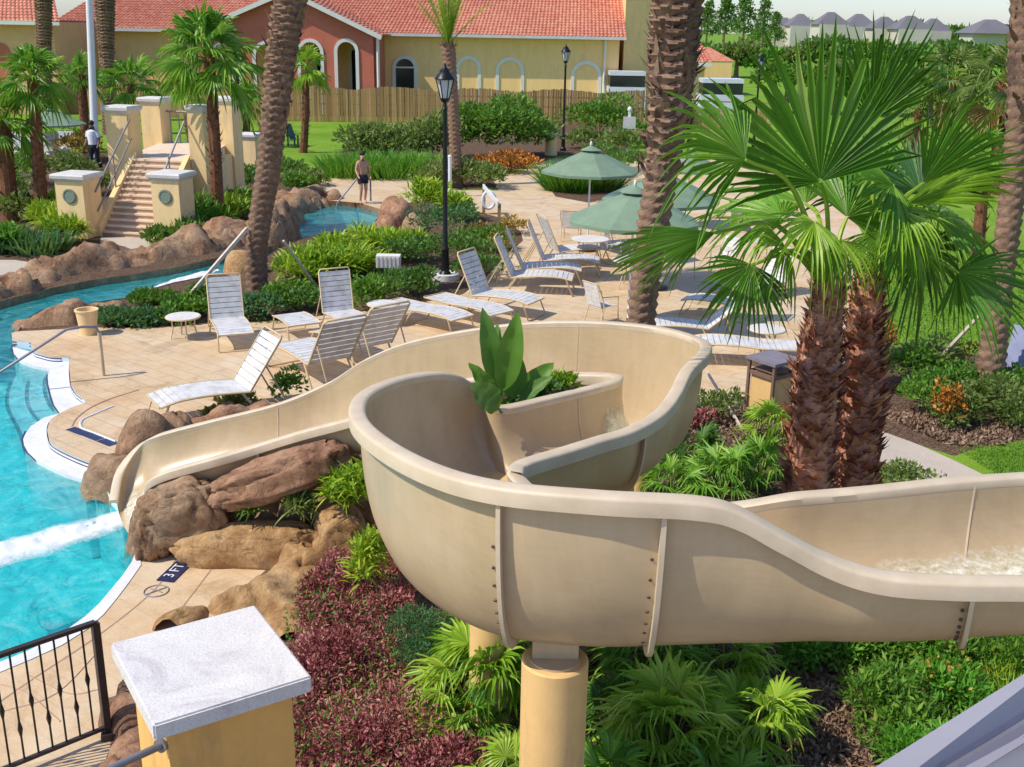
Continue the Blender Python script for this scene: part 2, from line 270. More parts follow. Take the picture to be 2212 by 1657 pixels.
# ---------------------------------------------------------------- mesh builder
class MB:
    def __init__(s): s.V=[];s.Fc=[];s.n=0
    def add(s,V,Fs):
        V=np.asarray(V,dtype=np.float64).reshape(-1,3)
        if isinstance(Fs,np.ndarray): s.Fc.append(Fs+s.n)
        else:
            by={}
            for f in Fs: by.setdefault(len(f),[]).append(f)
            for k in by: s.Fc.append(np.array(by[k],dtype=np.int64)+s.n)
        s.V.append(V);s.n+=len(V)
    def box(s,c,size,rot=0,tilt=None):
        hx,hy,hz=[q/2 for q in size];pts=[(x,y,z) for x in(-hx,hx) for y in(-hy,hy) for z in(-hz,hz)]
        m=Matrix.Rotation(rot,3,'Z')
        if tilt is not None: m=m@Matrix.Rotation(tilt[0],3,tilt[1])
        s.add([Vector(c)+m@Vector(p) for p in pts],[(0,1,3,2),(4,6,7,5),(0,4,5,1),(2,3,7,6),(0,2,6,4),(1,5,7,3)])
    def beam(s,a,b,wd,hg):
        a=Vector(a);b=Vector(b);d=(b-a).normalized();u=Vector((0,0,1)) if abs(d.z)<.95 else Vector((0,1,0))
        sd_=d.cross(u).normalized();up=sd_.cross(d)
        P8=[q+sd_*x*wd/2+up*z*hg/2 for q in(a,b) for x in(-1,1) for z in(-1,1)]
        s.add(P8,[(0,1,3,2),(4,6,7,5),(0,4,5,1),(2,3,7,6),(0,2,6,4),(1,5,7,3)])
    def tube(s,pts,r,seg=8,cap=True):
        pts=[Vector(p) for p in pts];n=len(pts);rs=r if isinstance(r,(list,tuple)) else [r]*n
        V=[];prev=None
        for i,p in enumerate(pts):
            d=(pts[min(i+1,n-1)]-pts[max(i-1,0)]).normalized()
            if prev is None:
                u=Vector((0,0,1)) if abs(d.z)<.9 else Vector((1,0,0));x=d.cross(u).normalized()
            else: x=(prev-d*prev.dot(d)).normalized()
            prev=x;y=d.cross(x)
            for k in range(seg):
                a=2*math.pi*k/seg;V.append(p+(x*math.cos(a)+y*math.sin(a))*rs[i])
        Fs=[(i*seg+k,i*seg+(k+1)%seg,(i+1)*seg+(k+1)%seg,(i+1)*seg+k) for i in range(n-1) for k in range(seg)]
        s.add(V,Fs)
        if cap: s.add(V[:seg],[tuple(range(seg))[::-1]]);s.add(V[-seg:],[tuple(range(seg))])
    def lathe(s,prof,c,seg=16,rot=0,sq=False):
        V=[];c=Vector(c)
        for r,z in prof:
            for k in range(seg):
                a=2*math.pi*k/seg+rot;V.append((c.x+r*math.cos(a),c.y+r*math.sin(a),c.z+z))
        n=len(prof);s.add(V,[(i*seg+k,i*seg+(k+1)%seg,(i+1)*seg+(k+1)%seg,(i+1)*seg+k) for i in range(n-1) for k in range(seg)])
        s.add(V[-seg:],[tuple(range(seg))]);s.add(V[:seg],[tuple(range(seg))[::-1]])
    def prism(s,poly,z0,z1):
        n=len(poly);V=[(p[0],p[1],z0) for p in poly]+[(p[0],p[1],z1) for p in poly]
        ar=sum(poly[i][0]*poly[(i+1)%n][1]-poly[(i+1)%n][0]*poly[i][1] for i in range(n))
        tri=geometry.tessellate_polygon([[Vector((p[0],p[1],0)) for p in poly]])
        Fs=[]
        for t in tri:
            a,b,c=[Vector((poly[i][0],poly[i][1],0)) for i in t]
            t=tuple(t) if (b-a).cross(c-a).z>0 else tuple(t)[::-1]
            Fs.append(tuple(i+n for i in t));Fs.append(t[::-1])
        for i in range(n):
            j=(i+1)%n;Fs.append((i,j,j+n,i+n) if ar>0 else (j,i,i+n,j+n))
        s.add(V,Fs)
    def ball(s,c,r,seg=12,rings=8):
        r=r if isinstance(r,(tuple,list)) else (r,r,r);V=[];Fs=[]
        for i in range(rings+1):
            th=math.pi*i/rings
            for k in range(seg):
                a=2*math.pi*k/seg;V.append((c[0]+r[0]*math.sin(th)*math.cos(a),c[1]+r[1]*math.sin(th)*math.sin(a),c[2]+r[2]*math.cos(th)))
        for i in range(rings):
            for k in range(seg): Fs.append((i*seg+k,(i+1)*seg+k,(i+1)*seg+(k+1)%seg,i*seg+(k+1)%seg))
        s.add(V,Fs)
    def build(s,name,mat,parent=None,smooth=40,local=False):
        V=np.concatenate(s.V) if s.V else np.zeros((0,3))
        if parent is not None and not local:
            q=parent
            while q is not None: V=V-np.array(q.location);q=q.parent
        me=bpy.data.meshes.new(name);me.vertices.add(len(V));me.vertices.foreach_set('co',V.astype(np.float32).ravel())
        li=np.concatenate([f.ravel() for f in s.Fc]);tot=np.concatenate([np.full(len(f),f.shape[1]) for f in s.Fc])
        me.loops.add(len(li));me.loops.foreach_set('vertex_index',li.astype(np.int32))
        me.polygons.add(len(tot));st=np.concatenate([[0],np.cumsum(tot)[:-1]])
        me.polygons.foreach_set('loop_start',st.astype(np.int32));me.polygons.foreach_set('loop_total',tot.astype(np.int32))
        me.update(calc_edges=True);me.validate()
        if smooth:
            me.polygons.foreach_set('use_smooth',np.ones(len(me.polygons),dtype=bool))
            try: me.set_sharp_from_angle(angle=R(smooth))
            except Exception: pass
        if not smooth: me.polygons.foreach_set('use_smooth',np.zeros(len(me.polygons),dtype=bool))
        m=MAT[mat] if isinstance(mat,str) else mat
        me.materials.append(m)
        o=bpy.data.objects.new(name,me);COL.objects.link(o)
        if parent is not None: o.parent=parent
        return o
LAB={}
def tag(o,label,cat,group=None,kind=None):
    if label: o['label']=label
    if cat: o['category']=cat
    if group: o['group']=group
    if kind: o['kind']=kind
    return o
def thing(name,label,cat,loc=(0,0,0),rz=0,group=None):
    o=bpy.data.objects.new(name,None);COL.objects.link(o);o.location=Vector(loc);o.rotation_euler=(0,0,rz);o.empty_display_size=.2
    return tag(o,label,cat,group)
def copy_tree(o,loc,rz=0,label=None,scale=None,group=None):
    c=o.copy();COL.objects.link(c);c.location=Vector(loc);c.rotation_euler=(0,0,rz)
    if scale: c.scale=(scale,)*3 if not isinstance(scale,tuple) else scale
    if label: c['label']=label
    if group: c['group']=group
    for ch in o.children:
        d=ch.copy();COL.objects.link(d);d.parent=c
        for g in ch.children:
            e=g.copy();COL.objects.link(e);e.parent=d
    return c
def struct(name,mb,mat,smooth=40):
    o=mb.build(name,mat,None,smooth);o['kind']='structure';return o
def sheet(name,pts,z,mat,kind='structure'):
    m=MB();poly=[tuple(p)[:2] for p in pts];m.prism(poly,z-.003,z);o=m.build(name,mat,None,0);o['kind']=kind;return o
def px(lst,z=0.): return [P(u,v,z) for u,v in lst]
def smoothline(pts,n=6,closed=False):
    pts=[Vector(p) for p in pts];out=[];N=len(pts)
    rngi=range(N if closed else N-1)
    for i in rngi:
        p0=pts[(i-1)%N] if closed or i>0 else pts[0]*2-pts[1];p1=pts[i];p2=pts[(i+1)%N]
        p3=pts[(i+2)%N] if closed or i+2<N else pts[-1]*2-pts[-2]
        for k in range(n):
            t=k/n;out.append(.5*((2*p1)+(-p0+p2)*t+(2*p0-5*p1+4*p2-p3)*t*t+(-p0+3*p1-3*p2+p3)*t**3))
    if not closed: out.append(pts[-1])
    return out
# ---- foliage arrays
def unit(a): return a/np.maximum(1e-9,np.linalg.norm(a,axis=1,keepdims=True))
def leaves(mb,pos,dr,L,W,nrm=None):
    """diamond leaves: pos n,3 base; dr n,3 unit direction"""
    n=len(pos);L=np.broadcast_to(L,(n,))[:,None];W=np.broadcast_to(W,(n,))[:,None]
    rv=unit(rng.normal(size=(n,3)));sdv=unit(np.cross(dr,rv))
    nn=np.cross(sdv,dr)
    V=np.stack([pos,pos+dr*L*.45-sdv*W/2+nn*W*.15,pos+dr*L,pos+dr*L*.45+sdv*W/2+nn*W*.15],axis=1).reshape(-1,3)
    Fs=np.arange(n*4).reshape(n,4);mb.add(V,Fs)
def blades(mb,pos,dr,L,W,droop=.4,segs=3,side=None):
    n=len(pos);L=np.broadcast_to(L,(n,))[:,None];W=np.broadcast_to(W,(n,))[:,None];dp=np.broadcast_to(droop,(n,))[:,None]
    if side is None: side=unit(np.cross(dr,np.tile([0,0,1.],(n,1))+rng.normal(size=(n,3))*.3))
    rows=[]
    for i in range(segs+1):
        t=i/segs;c=pos+dr*L*t;c=c+np.array([0,0,-1.])*dp*L*t*t
        wv=W*(.6+.8*t if t<.4 else 1.0*(1-t)**.7+.02)
        rows+= [c-side*wv/2,c+side*wv/2]
    V=np.stack(rows,axis=1).reshape(-1,3);k=2*(segs+1);base=np.arange(n)[:,None]*k
    Fs=np.concatenate([base+np.array([[2*i,2*i+1,2*i+3,2*i+2]]) for i in range(segs)],axis=0);mb.add(V,Fs)
def fan(mb,hub,ax,nr,Rr,K=26,spread=200,droop=.25,join=.5,fold=.035,jit=.08,curl=0.):
    """palmate blade: folded segments joined for part of their length"""
    hub=np.array(hub,float);ax=np.array(ax,float);ax/=np.linalg.norm(ax);nr=np.array(nr,float);nr=nr-ax*nr.dot(ax);nr/=np.linalg.norm(nr);sd2=np.cross(nr,ax)
    th=np.radians(np.linspace(-spread/2,spread/2,K))+rng.normal(size=K)*.012
    dth=math.radians(spread)/(K-1)
    ts=[0.02,.25,join,.75,.9,1.0]
    V=[];Fs=[];n0=0
    for a in th:
        d=ax*math.cos(a)+sd2*math.sin(a);s2=-ax*math.sin(a)+sd2*math.cos(a)
        Lr=Rr*(1-.30*(abs(a)/math.radians(spread/2))**2)*(1+rng.normal()*jit);br=rng.normal()*.10;sn=rng.random()<.28;kx=rng.uniform(.25,.7) if sn else 0
        dr_=droop*(1+rng.normal()*.35)
        for t in ts:
            wv=2*Lr*t*math.tan(dth/2)*1.04 if t<=join else 2*Lr*join*math.tan(dth/2)*((1-t)/(1-join))**.85
            c=hub+d*Lr*t+s2*br*Lr*max(0,t-join)**1.5+nr*(-.18*Lr*(abs(a)/2.)**2*t*0+curl*Lr*t*t)
            c=c+np.array([0,0,-1.])*(dr_*Lr*(max(0,t-.25)/.75)**2.2+kx*Lr*max(0,t-.68)**1.3*1.6)-d*kx*Lr*.35*max(0,t-.8)
            f=fold*Rr*min(t/.4,1)*(1 if t<.95 else 0)
            V+=[c-s2*wv/2+nr*f*.5,c-nr*f*.5,c+s2*wv/2+nr*f*.5]
        k=len(ts)
        for i in range(k-1):
            b=n0+3*i;Fs+=[(b,b+1,b+4,b+3),(b+1,b+2,b+5,b+4)]
        n0+=3*k
    mb.add(V,Fs)
def lobes(c,r,k):
    L=[]
    for i in range(k):
        d=Vector((random.gauss(0,1),random.gauss(0,1),abs(random.gauss(0,.8))-.35)).normalized()
        q=random.uniform(.35,.7);L.append((Vector((c[0]+d.x*r[0]*q,c[1]+d.y*r[1]*q,c[2]+d.z*r[2]*q)),random.uniform(.35,.55)))
    return L
def bushmesh(mb,c,r,n,L,W,k=8,up=.3,style='leaf',droop=.4):
    lb=lobes(c,r,k)+[(Vector(c),.7)]
    per=n//len(lb)
    for q,s in lb:
        d=unit(rng.normal(size=(per,3)));d[:,2]=np.where(d[:,2]<-.35,-d[:,2],d[:,2])
        rad=rng.uniform(.55,1.06,size=(per,1))
        pos=np.array(q)+d*rad*np.array(r)*s
        pos[:,2]=np.maximum(pos[:,2],.02+rng.uniform(0,.05,per))
        dr=unit(d*.8+rng.normal(size=(per,3))*.7+np.array([0,0,up]))
        if style=='leaf': leaves(mb,pos,dr,L*rng.uniform(.6,1.3,per),W*rng.uniform(.7,1.3,per))
        else: blades(mb,pos,dr,L*rng.uniform(.6,1.3,per),W,droop)

def setfall(o,vals):
    a=o.data.attributes.new('fall','FLOAT','POINT')
    if len(o.data.vertices)==len(vals): a.data.foreach_set('value',np.array(vals,dtype=np.float32))
    else: print('fall mismatch')

def cap_mat():
    nb=NB('cap_white');f=noise_tex(nb,2.2,6,.7,dist=.8);c=ramp(nb,f,[(.32,(.54,.50,.52)),(.46,(.68,.65,.64)),(.62,(.76,.73,.70))])
    f2=noise_tex(nb,55,6,.8);c=mix(nb,.5,c,mix(nb,1,c,ramp(nb,f2,[(.36,(.55,.52,.56)),(.5,(1,1,1))]),'MULTIPLY'))
    nb.L(c,nb.b.inputs['Base Color']);nb.b.inputs['Roughness'].default_value=.9;bump(nb,noise_tex(nb,38,6,.7),.8,.008);MAT['cap_white']=nb.m
cap_mat()
def stained(name,c,dark):
    nb=NB(name);f=noise_tex(nb,1.0,5,.7,vec=mapping(nb,(0,0,0),(2.5,2.5,.6)));f2=noise_tex(nb,9,5,.7)
    k=ramp(nb,f,[(.3,dark),(.5,c),(.7,[min(1,x*1.08) for x in c])]);k=mix(nb,.18,k,ramp(nb,f2,[(.35,dark),(.6,c)]))
    nb.L(k,nb.b.inputs['Base Color']);nb.b.inputs['Roughness'].default_value=.85;bump(nb,noise_tex(nb,70,4,.7),.35,.006);MAT[name]=nb.m
stained('pillar_yellow',(.82,.46,.13),(.56,.32,.12));stained('column_yellow',(.76,.48,.19),(.50,.32,.15));stained('stucco_tan',(.88,.63,.31),(.64,.47,.27));stained('stucco_yellow',(.97,.62,.26),(.82,.54,.25))
# ================================================================= SETTING
deck_edge=[(213,1006),(170,990),(133,973),(115,962),(107,953),(102,930),(107,910),(125,895),(155,880),(187,869),(165,850),(153,830),(150,800),(150,772),(130,772),(110,771),(90,766),(73,759),(67,740),(27,736),(25,719)]
right_low=[(-1500,1760),(-400,1560),(0,1432),(60,1408),(100,1388),(150,1358),(185,1333),(215,1305),(240,1275),(265,1245),(285,1215),(298,1180),(300,1150),(290,1120),(262,1095),(230,1060),(200,1036)]
near_shore=[(42,716),(60,690),(90,672),(140,664),(200,656),(270,646),(330,625),(380,611),(450,598),(500,587),(560,568),(590,545),(640,520),(700,505),(760,500),(800,490),(815,475),(825,462)]
far_shore=[(820,452),(780,440),(740,436),(700,434),(660,436),(625,442),(622,470),(626,500),(600,528),(560,540),(500,552),(440,564),(370,580),(300,592),(200,606),(100,626),(0,652),(-300,740),(-1500,1200)]
hole=px(right_low+deck_edge+near_shore+far_shore)
outer=[Vector((-1800,-60,0)),Vector((1800,-60,0)),Vector((1800,2500,0)),Vector((-1800,2500,0))]
mb=MB();tri=geometry.tessellate_polygon([outer,hole]);al=outer+hole
def up(t,al):
    a,b,c=[al[i] for i in t];return tuple(t) if (b-a).cross(c-a).z>0 else tuple(t)[::-1]
mb.add(al,[up(t,al) for t in tri]);struct('ground',mb,'lawn',0)
mb=MB();n=len(hole);V=[(p.x,p.y,-.001) for p in hole]+[(p.x,p.y,-1.3) for p in hole]
mb.add(V,[(i,(i+1)%n,(i+1)%n+n,i+n) for i in range(n)])
hf=[Vector((p.x,p.y,-1.3)) for p in hole];mb.add(hf,[up(t,hf) for t in geometry.tessellate_polygon([hf])]);struct('pool_basin',mb,'pool_shell',0)
WZ=-.14
mb=MB();hw=[Vector((p.x,p.y,WZ)) for p in hole]
tr_=[up(t,hw) for t in geometry.tessellate_polygon([hw])];mb.add(hw,tr_);struct('pool_water',mb,'pool_water',0)
# decks, paths, planting beds
deck_main=deck_edge+[(42,716),(120,712),(200,708),(350,708),(450,700),(560,697),(640,690),(700,682),(790,672),(880,660),(960,645),(1000,636),(1050,600),(1085,560),(1130,520),(1125,500),(1080,470),(1040,460),(1000,440),(930,430),(870,440),(825,462),(820,452),(780,440),(740,436),(700,434),(690,425),(690,388),(760,384),(900,384),(915,400),(1000,412),(1075,410),(1065,385),(1120,372),(1165,352),(1200,342),(1340,350),(1600,345),(1760,400),(1850,480),(1890,560),(1900,640),(1890,700),(1885,800),(1740,880),(1500,905),(1300,880),(1000,860),(820,850),(680,880),(560,900),(450,905),(330,960),(260,1010)]
sheet('pool_deck',px(deck_main),.004,'stamped_deck')
sheet('lower_deck',px([(298,1195),(340,1180),(400,1185),(545,1212),(585,1222),(500,1300),(445,1345),(400,1360),(330,1400),(255,1480),(240,1560),(236,1700),(150,1950),(-500,2300),(-1500,1800),(-400,1575),(0,1452),(70,1425),(135,1395),(190,1360),(225,1328),(252,1295),(277,1262),(297,1228)]),.004,'deck_cream')
# white coping at the lower edge: a band just inside the waterline
cin=[(-400,1560),(0,1432),(60,1408),(100,1388),(150,1358),(185,1333),(215,1305),(240,1275),(265,1245),(285,1215),(298,1180)]
cout=[(300,1190),(305,1222),(277,1262),(252,1295),(225,1328),(190,1360),(135,1395),(70,1425),(0,1454),(-400,1580)]
sheet('pool_coping',px(cin+cout),.012,'white_plaster')
mb=MB();a_=px(cin);mb.add([(p.x,p.y,.012) for p in a_]+[(p.x,p.y,-.3) for p in a_],[(i,i+1,i+1+len(a_),i+len(a_)) for i in range(len(a_)-1)]);struct('pool_coping_face',mb,'white_plaster',0)
# planting beds
sheet('bed_foreground',px([(300,1000),(330,960),(450,905),(560,900),(680,880),(820,850),(1000,860),(1300,880),(1500,905),(1740,880),(1880,895),(1885,1010),(2010,1110),(2320,1300),(2900,1900),(4000,4500),(-1500,4500),(236,1700),(240,1560),(255,1480),(330,1400),(445,1345),(585,1222),(545,1212),(400,1185),(340,1180),(305,1190),(298,1150),(262,1095),(230,1040)]),.002,'mulch')
sheet('rear_bounce_sheet',[(-40,-50),(40,-50),(40,1.5),(-40,1.5)],.003,'concrete_path')  # added unseen behind the camera to keep green lawn bounce off the slide
sheet('bed_right',px([(1885,760),(1990,740),(2120,770),(2300,830),(2400,930),(2230,948),(2110,968),(2062,985),(2000,966),(1940,945),(1880,925),(1880,800)]),.002,'mulch')
sheet('bed_island',px([(42,716),(200,708),(350,708),(450,700),(640,690),(880,660),(1000,636),(1050,600),(1085,560),(1130,520),(1125,500),(1080,470),(1040,460),(1000,440),(930,430),(870,440),(825,462),(815,475),(800,490),(760,500),(700,505),(640,520),(590,545),(560,568),(450,598),(380,611),(330,625),(270,646),(200,656),(140,664),(90,672),(60,690)]),.002,'mulch')
sheet('bed_far_bank',px([(-400,400),(0,340),(150,330),(300,330),(430,360),(560,370),(690,388),(690,425),(700,434),(660,436),(625,442),(622,470),(626,500),(600,528),(560,540),(440,564),(300,592),(200,606),(100,626),(0,652),(-300,740)]),.002,'mulch')
sheet('landing_path',px([(218,512),(338,512),(345,548),(300,560),(245,556),(215,545)]),.008,'concrete_path')
sheet('far_path',px([(-60,562),(30,562),(100,572),(105,590),(60,604),(0,618),(-60,640)]),.008,'concrete_path')
sheet('bed_hedge',px([(735,330),(800,285),(960,275),(1160,262),(1350,262),(1360,330),(1200,338),(1160,350),(1065,382),(1075,405),(1000,410),(915,398),(900,380),(740,376)]),.002,'mulch')
sheet('bed_umbrella',px([(1183,380),(1200,368),(1330,372),(1345,400),(1335,430),(1270,438),(1200,425),(1185,405)]),.010,'mulch')
path=smoothline(px([(1870,915),(1890,927),(1980,960),(2070,1000),(2160,1045),(2300,1120),(2560,1270),(2900,1500)]),6);path2=smoothline(px([(1862,1030),(1900,1060),(2010,1115),(2130,1220),(2250,1330),(2480,1560),(2750,1850)]),6)
sheet('garden_path',path+path2[::-1],.008,'concrete_path')
# pool entry ledges (white) and underwater steps
LZ=-.085
def ledge(name,poly,z,zb,mat='white_plaster'):
    mb=MB();mb.prism([tuple(p)[:2] for p in poly],zb,z);return struct(name,mb,mat,0)
def tile_band(name,pts,z0,z1,mat='tile_navy'):
    mb=MB();n=len(pts);V=[(p[0],p[1],z1) for p in pts]+[(p[0],p[1],z0) for p in pts];mb.add(V,[(i,i+1,i+1+n,i+n) for i in range(n-1)]);return mb
dzs=[[(27,749),(77,763),(110,771),(150,774),(150,783),(132,792),(108,797),(72,790),(43,779),(30,764)],
 [(108,797),(130,792),(150,784),(153,830),(165,850),(187,869),(160,880),(130,893),(117,875),(110,853),(104,828),(103,812)],
 [(130,892),(107,912),(102,930),(107,953),(133,973),(213,1008),(200,1030),(180,1036),(145,1026),(110,1010),(80,995),(60,976),(52,962),(50,948),(56,935),(67,920),(95,902)]]
for i,pl in enumerate(dzs): ledge('pool_ledge',px(pl,LZ),LZ,-.26);ledge('pool_step',px(pl,LZ),-.262,-1.29,'pool_shell')
def ubox(pl,z): ledge('pool_step',px(pl,z),z,-1.295,'pool_shell')
ubox([(150,800),(104,800),(95,830),(104,870),(132,900),(187,869),(153,830)],-.30)
ubox([(150,790),(70,795),(58,840),(62,880),(88,915),(132,905),(187,869)],-.45)
ubox([(150,785),(38,795),(18,840),(16,880),(40,930),(60,985),(132,915),(187,869)],-.62)
for pl,z in (([(104,800),(95,830),(104,870),(130,900)],-.295),([(70,795),(58,840),(62,880),(88,915)],-.445),([(38,795),(18,840),(16,880),(40,930),(58,985)],-.615)):
    mb=MB();mb.tube(smoothline([P(u,v,z) for u,v in pl],5),.028,6);struct('step_nosing',mb,'tile_navy')
# tile riser between ledge and deck, drawn on the basin wall 3 mm proud
de=smoothline(px(deck_edge[:20]),3);cx=Vector((P(60,900).x,P(60,900).y,0))
off=[]
for i,p in enumerate(de):
    d=(de[min(i+1,len(de)-1)]-de[max(i-1,0)]);nrm=Vector((-d.y,d.x,0)).normalized();off.append(p+nrm*.012)
for z0,z1,m in ((-.085,-.064,'tile_navy'),(-.064,-.034,'white_plaster'),(-.034,-.012,'tile_navy')):
    struct('tile_band',tile_band('t',off,z0,z1),m,0)
# dark rim line round the ledges at the water
for pl in (dzs[0][4:]+[dzs[0][0]],dzs[1][6:]+[],dzs[2][6:15]):
    mb=MB();mb.tube([P(u,v,LZ-.03)+Vector((-.0,-.0,0)) for u,v in pl],.032,6);struct('ledge_tile',mb,'tile_navy')
# inlaid navy tile strips and grooves on the deck
def strip(u0,v0,u1,v1,wd,mat='tile_navy',z=.010,name='deck_tile'):
    a,b=P(u0,v0),P(u1,v1);d=(b-a).normalized();s_=Vector((-d.y,d.x,0))*wd/2
    return sheet(name,[a-s_,b-s_,b+s_,a+s_],z,mat)
strip(152,926,184,938,.16);strip(186,938,216,950,.16);strip(218,951,246,962,.16)
for pl in ([(107,958),(133,975)],):pass
mb=MB();mb.tube([p+Vector((0,0,.006)) for p in smoothline(px([(300,843),(240,862),(195,882),(165,905),(155,922)]),6)],.012,5);struct('deck_groove',mb,'riser_brown')
mb=MB();mb.tube([p+Vector((0,0,.006)) for p in smoothline(px([(245,878),(210,893),(178,908),(176,925),(200,935),(250,955)]),6)],.02,5);struct('deck_band',mb,'white_plaster')
for pl in ([(392,1186),(340,1268),(220,1368),(60,1475),(-60,1560)],[(0,1480),(60,1500),(130,1560)],[(60,1460),(150,1500),(215,1490)],[(480,1200),(380,1330),(330,1390)],[(0,1540),(120,1500),(220,1400)]):
    mb=MB();mb.tube([p+Vector((0,0,.001)) for p in smoothline(px(pl),5)],.011,5);struct('deck_groove',mb,'riser_brown')
# depth marker tiles with lettering
def text_mesh(txt,size,mat,mtx,name='lettering',parent=None):
    cu=bpy.data.curves.new('t','FONT');cu.body=txt;cu.size=size;cu.extrude=.002;cu.align_x='CENTER';cu.align_y='CENTER'
    ob=bpy.data.objects.new('t',cu);COL.objects.link(ob);bpy.context.view_layer.update()
    me=bpy.data.meshes.new_from_object(ob.evaluated_get(bpy.context.evaluated_depsgraph_get()));bpy.data.objects.remove(ob)
    me.materials.clear();me.materials.append(MAT[mat]);me.name=name
    o=bpy.data.objects.new(name,me);COL.objects.link(o)
    me.transform(Matrix.Translation(-parent.location)@mtx);o.parent=parent
    return o
a,b=P(362,1252),P(393,1222);d=(b-a);ang=math.atan2(d.y,d.x);c=(a+b)/2
dm=thing('depth_marker','navy blue depth tile with white figures set in the deck near the slide end','depth marker',(c.x,c.y,.012))
mb=MB();mb.box((c.x,c.y,.012),(.46,.20,.012),ang);mb.build('tile',"tile_navy",dm,0)
text_mesh('3 FT',.17,'white_plaster',Matrix.Translation((c.x,c.y,.024))@Matrix.Rotation(ang,4,'Z'),parent=dm)
c=P(338,1278);nd=thing('no_diving_marker','pale round no diving symbol painted on the lower deck','deck marking',(c.x,c.y,.006))
mb=MB()
ring=[(c.x+.13*math.cos(t*math.pi/12),c.y+.13*math.sin(t*math.pi/12),.007) for t in range(25)];mb.tube(ring,.009,4)
mb.tube([(c.x-.09,c.y-.09,.008),(c.x+.09,c.y+.09,.008)],.008,4);mb.tube([(c.x-.08,c.y+.05,.008),(c.x,c.y+.02,.008),(c.x+.07,c.y-.03,.008)],.008,4);mb.build('symbol','bin_grey',nd)

# ================================================================= WATER SLIDE
ST=[ # A(u,v,z)  B(u,v,z) floor
 ((2450,1262,3.15),(2450,1026,3.15),2.78),
 ((2212,1252,3.15),(2212,1040,3.15),2.74),
 ((2050,1250,3.15),(2050,1052,3.15),2.71),
 ((1900,1238,3.16),(1900,1068,3.13),2.68),
 ((1780,1200,3.23),(1790,1078,3.11),2.65),
 ((1680,1148,3.36),(1700,1086,3.09),2.62),
 ((1590,1100,3.48),('w',1.40,6.34,2.99),2.59),
 ((1500,1079,3.53),('w',1.02,6.40,2.93),2.56),
 ((1300,1068,3.54),('w',.56,6.50,2.90),2.51),
 ((1085,1048,3.51),('w',.24,6.62,2.90),2.46),
 ((950,1012,3.47),('w',.09,6.72,2.93),2.42),
 ((845,958,3.43),(1100,1034,2.97),2.39),
 ((790,905,3.39),(1099,1022,2.99),2.36),
 ((800,860,3.34),(1104,1010,2.98),2.34),
 ((865,828,3.28),(1122,1000,2.98),2.32),
 ((945,814,3.2),(1155,989,2.97),2.30),
 ((1000,822,3.08),(1200,976,2.96),2.28),
 ((1037,856,2.93),(1245,962,2.96),2.25),
 ((1082,888,2.84),(1290,948,2.95),2.32),
 ((1195,866,2.82),(1355,928,2.94),2.30),
 ((1295,842,2.79),(1412,894,2.93),2.26),
 ((1333,831,2.77),(1446,852,2.97),2.21),
 ((1345,822,2.75),(1472,802,3.03),2.15),
 ((1340,815,2.73),(1513,758,3.08),2.08),
 ((1315,811,2.70),(1492,735,3.04),2.0),
 ((1265,809,2.67),(1400,712,3.01),1.88),
 ((1190,812,2.62),(1250,701,2.93),1.82),
 (('w',-.42,10.66,2.44),(1090,708,2.76),1.70),
 (('w',-1.1,11.05,2.06),(900,740,2.44),1.40),
 (('w',-1.72,11.42,1.72),(790,781,2.12),1.20),
 (('w',-2.28,11.6,1.50),(705,834,1.72),1.02),
 ((560,961,1.26),(600,878,1.42),.80),
 ((450,993,1.10),(455,915,1.13),.62),
 ((355,1022,.92),(340,946,.92),.42),
 ((318,1052,.72),(302,968,.76),.30),
 ((298,1090,.52),(268,1020,.5),.18),
 ((290,1128,.32),(254,1085,.26),.05),
]
A=[];B=[];Fl=[]
for i,s in enumerate(ST):
    bq=s[1];b=Vector(bq[1:]) if bq[0]=='w' else P(*bq)
    B.append(b);Fl.append(s[2]-(.09 if i<12 else .05 if i<14 else 0))
    aq=s[0];A.append(Vector(aq[1:]) if aq[0]=='w' else P(*aq))
# the run carries on up to the tower beyond the right edge of the frame
dA=(A[0]-A[1]).normalized();dB=(B[0]-B[1]).normalized();dA.z=dB.z=0
for kk in (1,2,3):
    A.insert(0,A[0]+dA*1.3+Vector((0,0,.08)));B.insert(0,B[0]+dB*1.3+Vector((0,0,.08)));Fl.insert(0,Fl[0]+.10)
SUB=8
As=smoothline(A,SUB);Bs=smoothline(B,SUB);Fs_=[p.x for p in smoothline([Vector((f,0,0)) for f in Fl],SUB)]
NP=26
def section(i,off=0.):
    a,b,f=As[i],Bs[i],Fs_[i];c=(a+b)/2;h=(b-a);h.z=0;hw=h.length/2;l=h.normalized();out=[]
    for k in range(NP+1):
        th=math.pi*k/NP;cs=math.cos(th);sn=abs(math.sin(th))
        lat=(abs(cs)**.72)*(-1 if cs>0 else 1);dn=sn**.80
        top=a.z if cs>0 else b.z
        # blend top heights smoothly
        s_=(1-cs)/2;top=a.z*(1-s_)+b.z*s_ if .2<s_<.8 else top
        q=Vector((c.x,c.y,0))+l*lat*hw;z=top-(top-f)*dn
        q+= l*off*(cs and (-1 if cs>0 else 1))*abs(cs)**.5;z-=off*sn
        out.append(Vector((q.x,q.y,z)))
    return out
ws=thing('water_slide','long beige fibreglass water slide flume curling in an S down into the pool','water slide',(As[72].x,As[72].y,0))
NS=len(As);inn=[section(i,0) for i in range(NS)];outr=[section(i,.035) for i in range(NS)]
mb=MB();n=NP+1
mb.add([p for r in inn for p in r],[(i*n+k,i*n+k+1,(i+1)*n+k+1,(i+1)*n+k) for i in range(NS-1) for k in range(NP)])
mb.build('trough','fibreglass',ws,60)
mb=MB();mb.add([p for r in outr for p in r],[(i*n+k,(i+1)*n+k,(i+1)*n+k+1,i*n+k+1) for i in range(NS-1) for k in range(NP)])
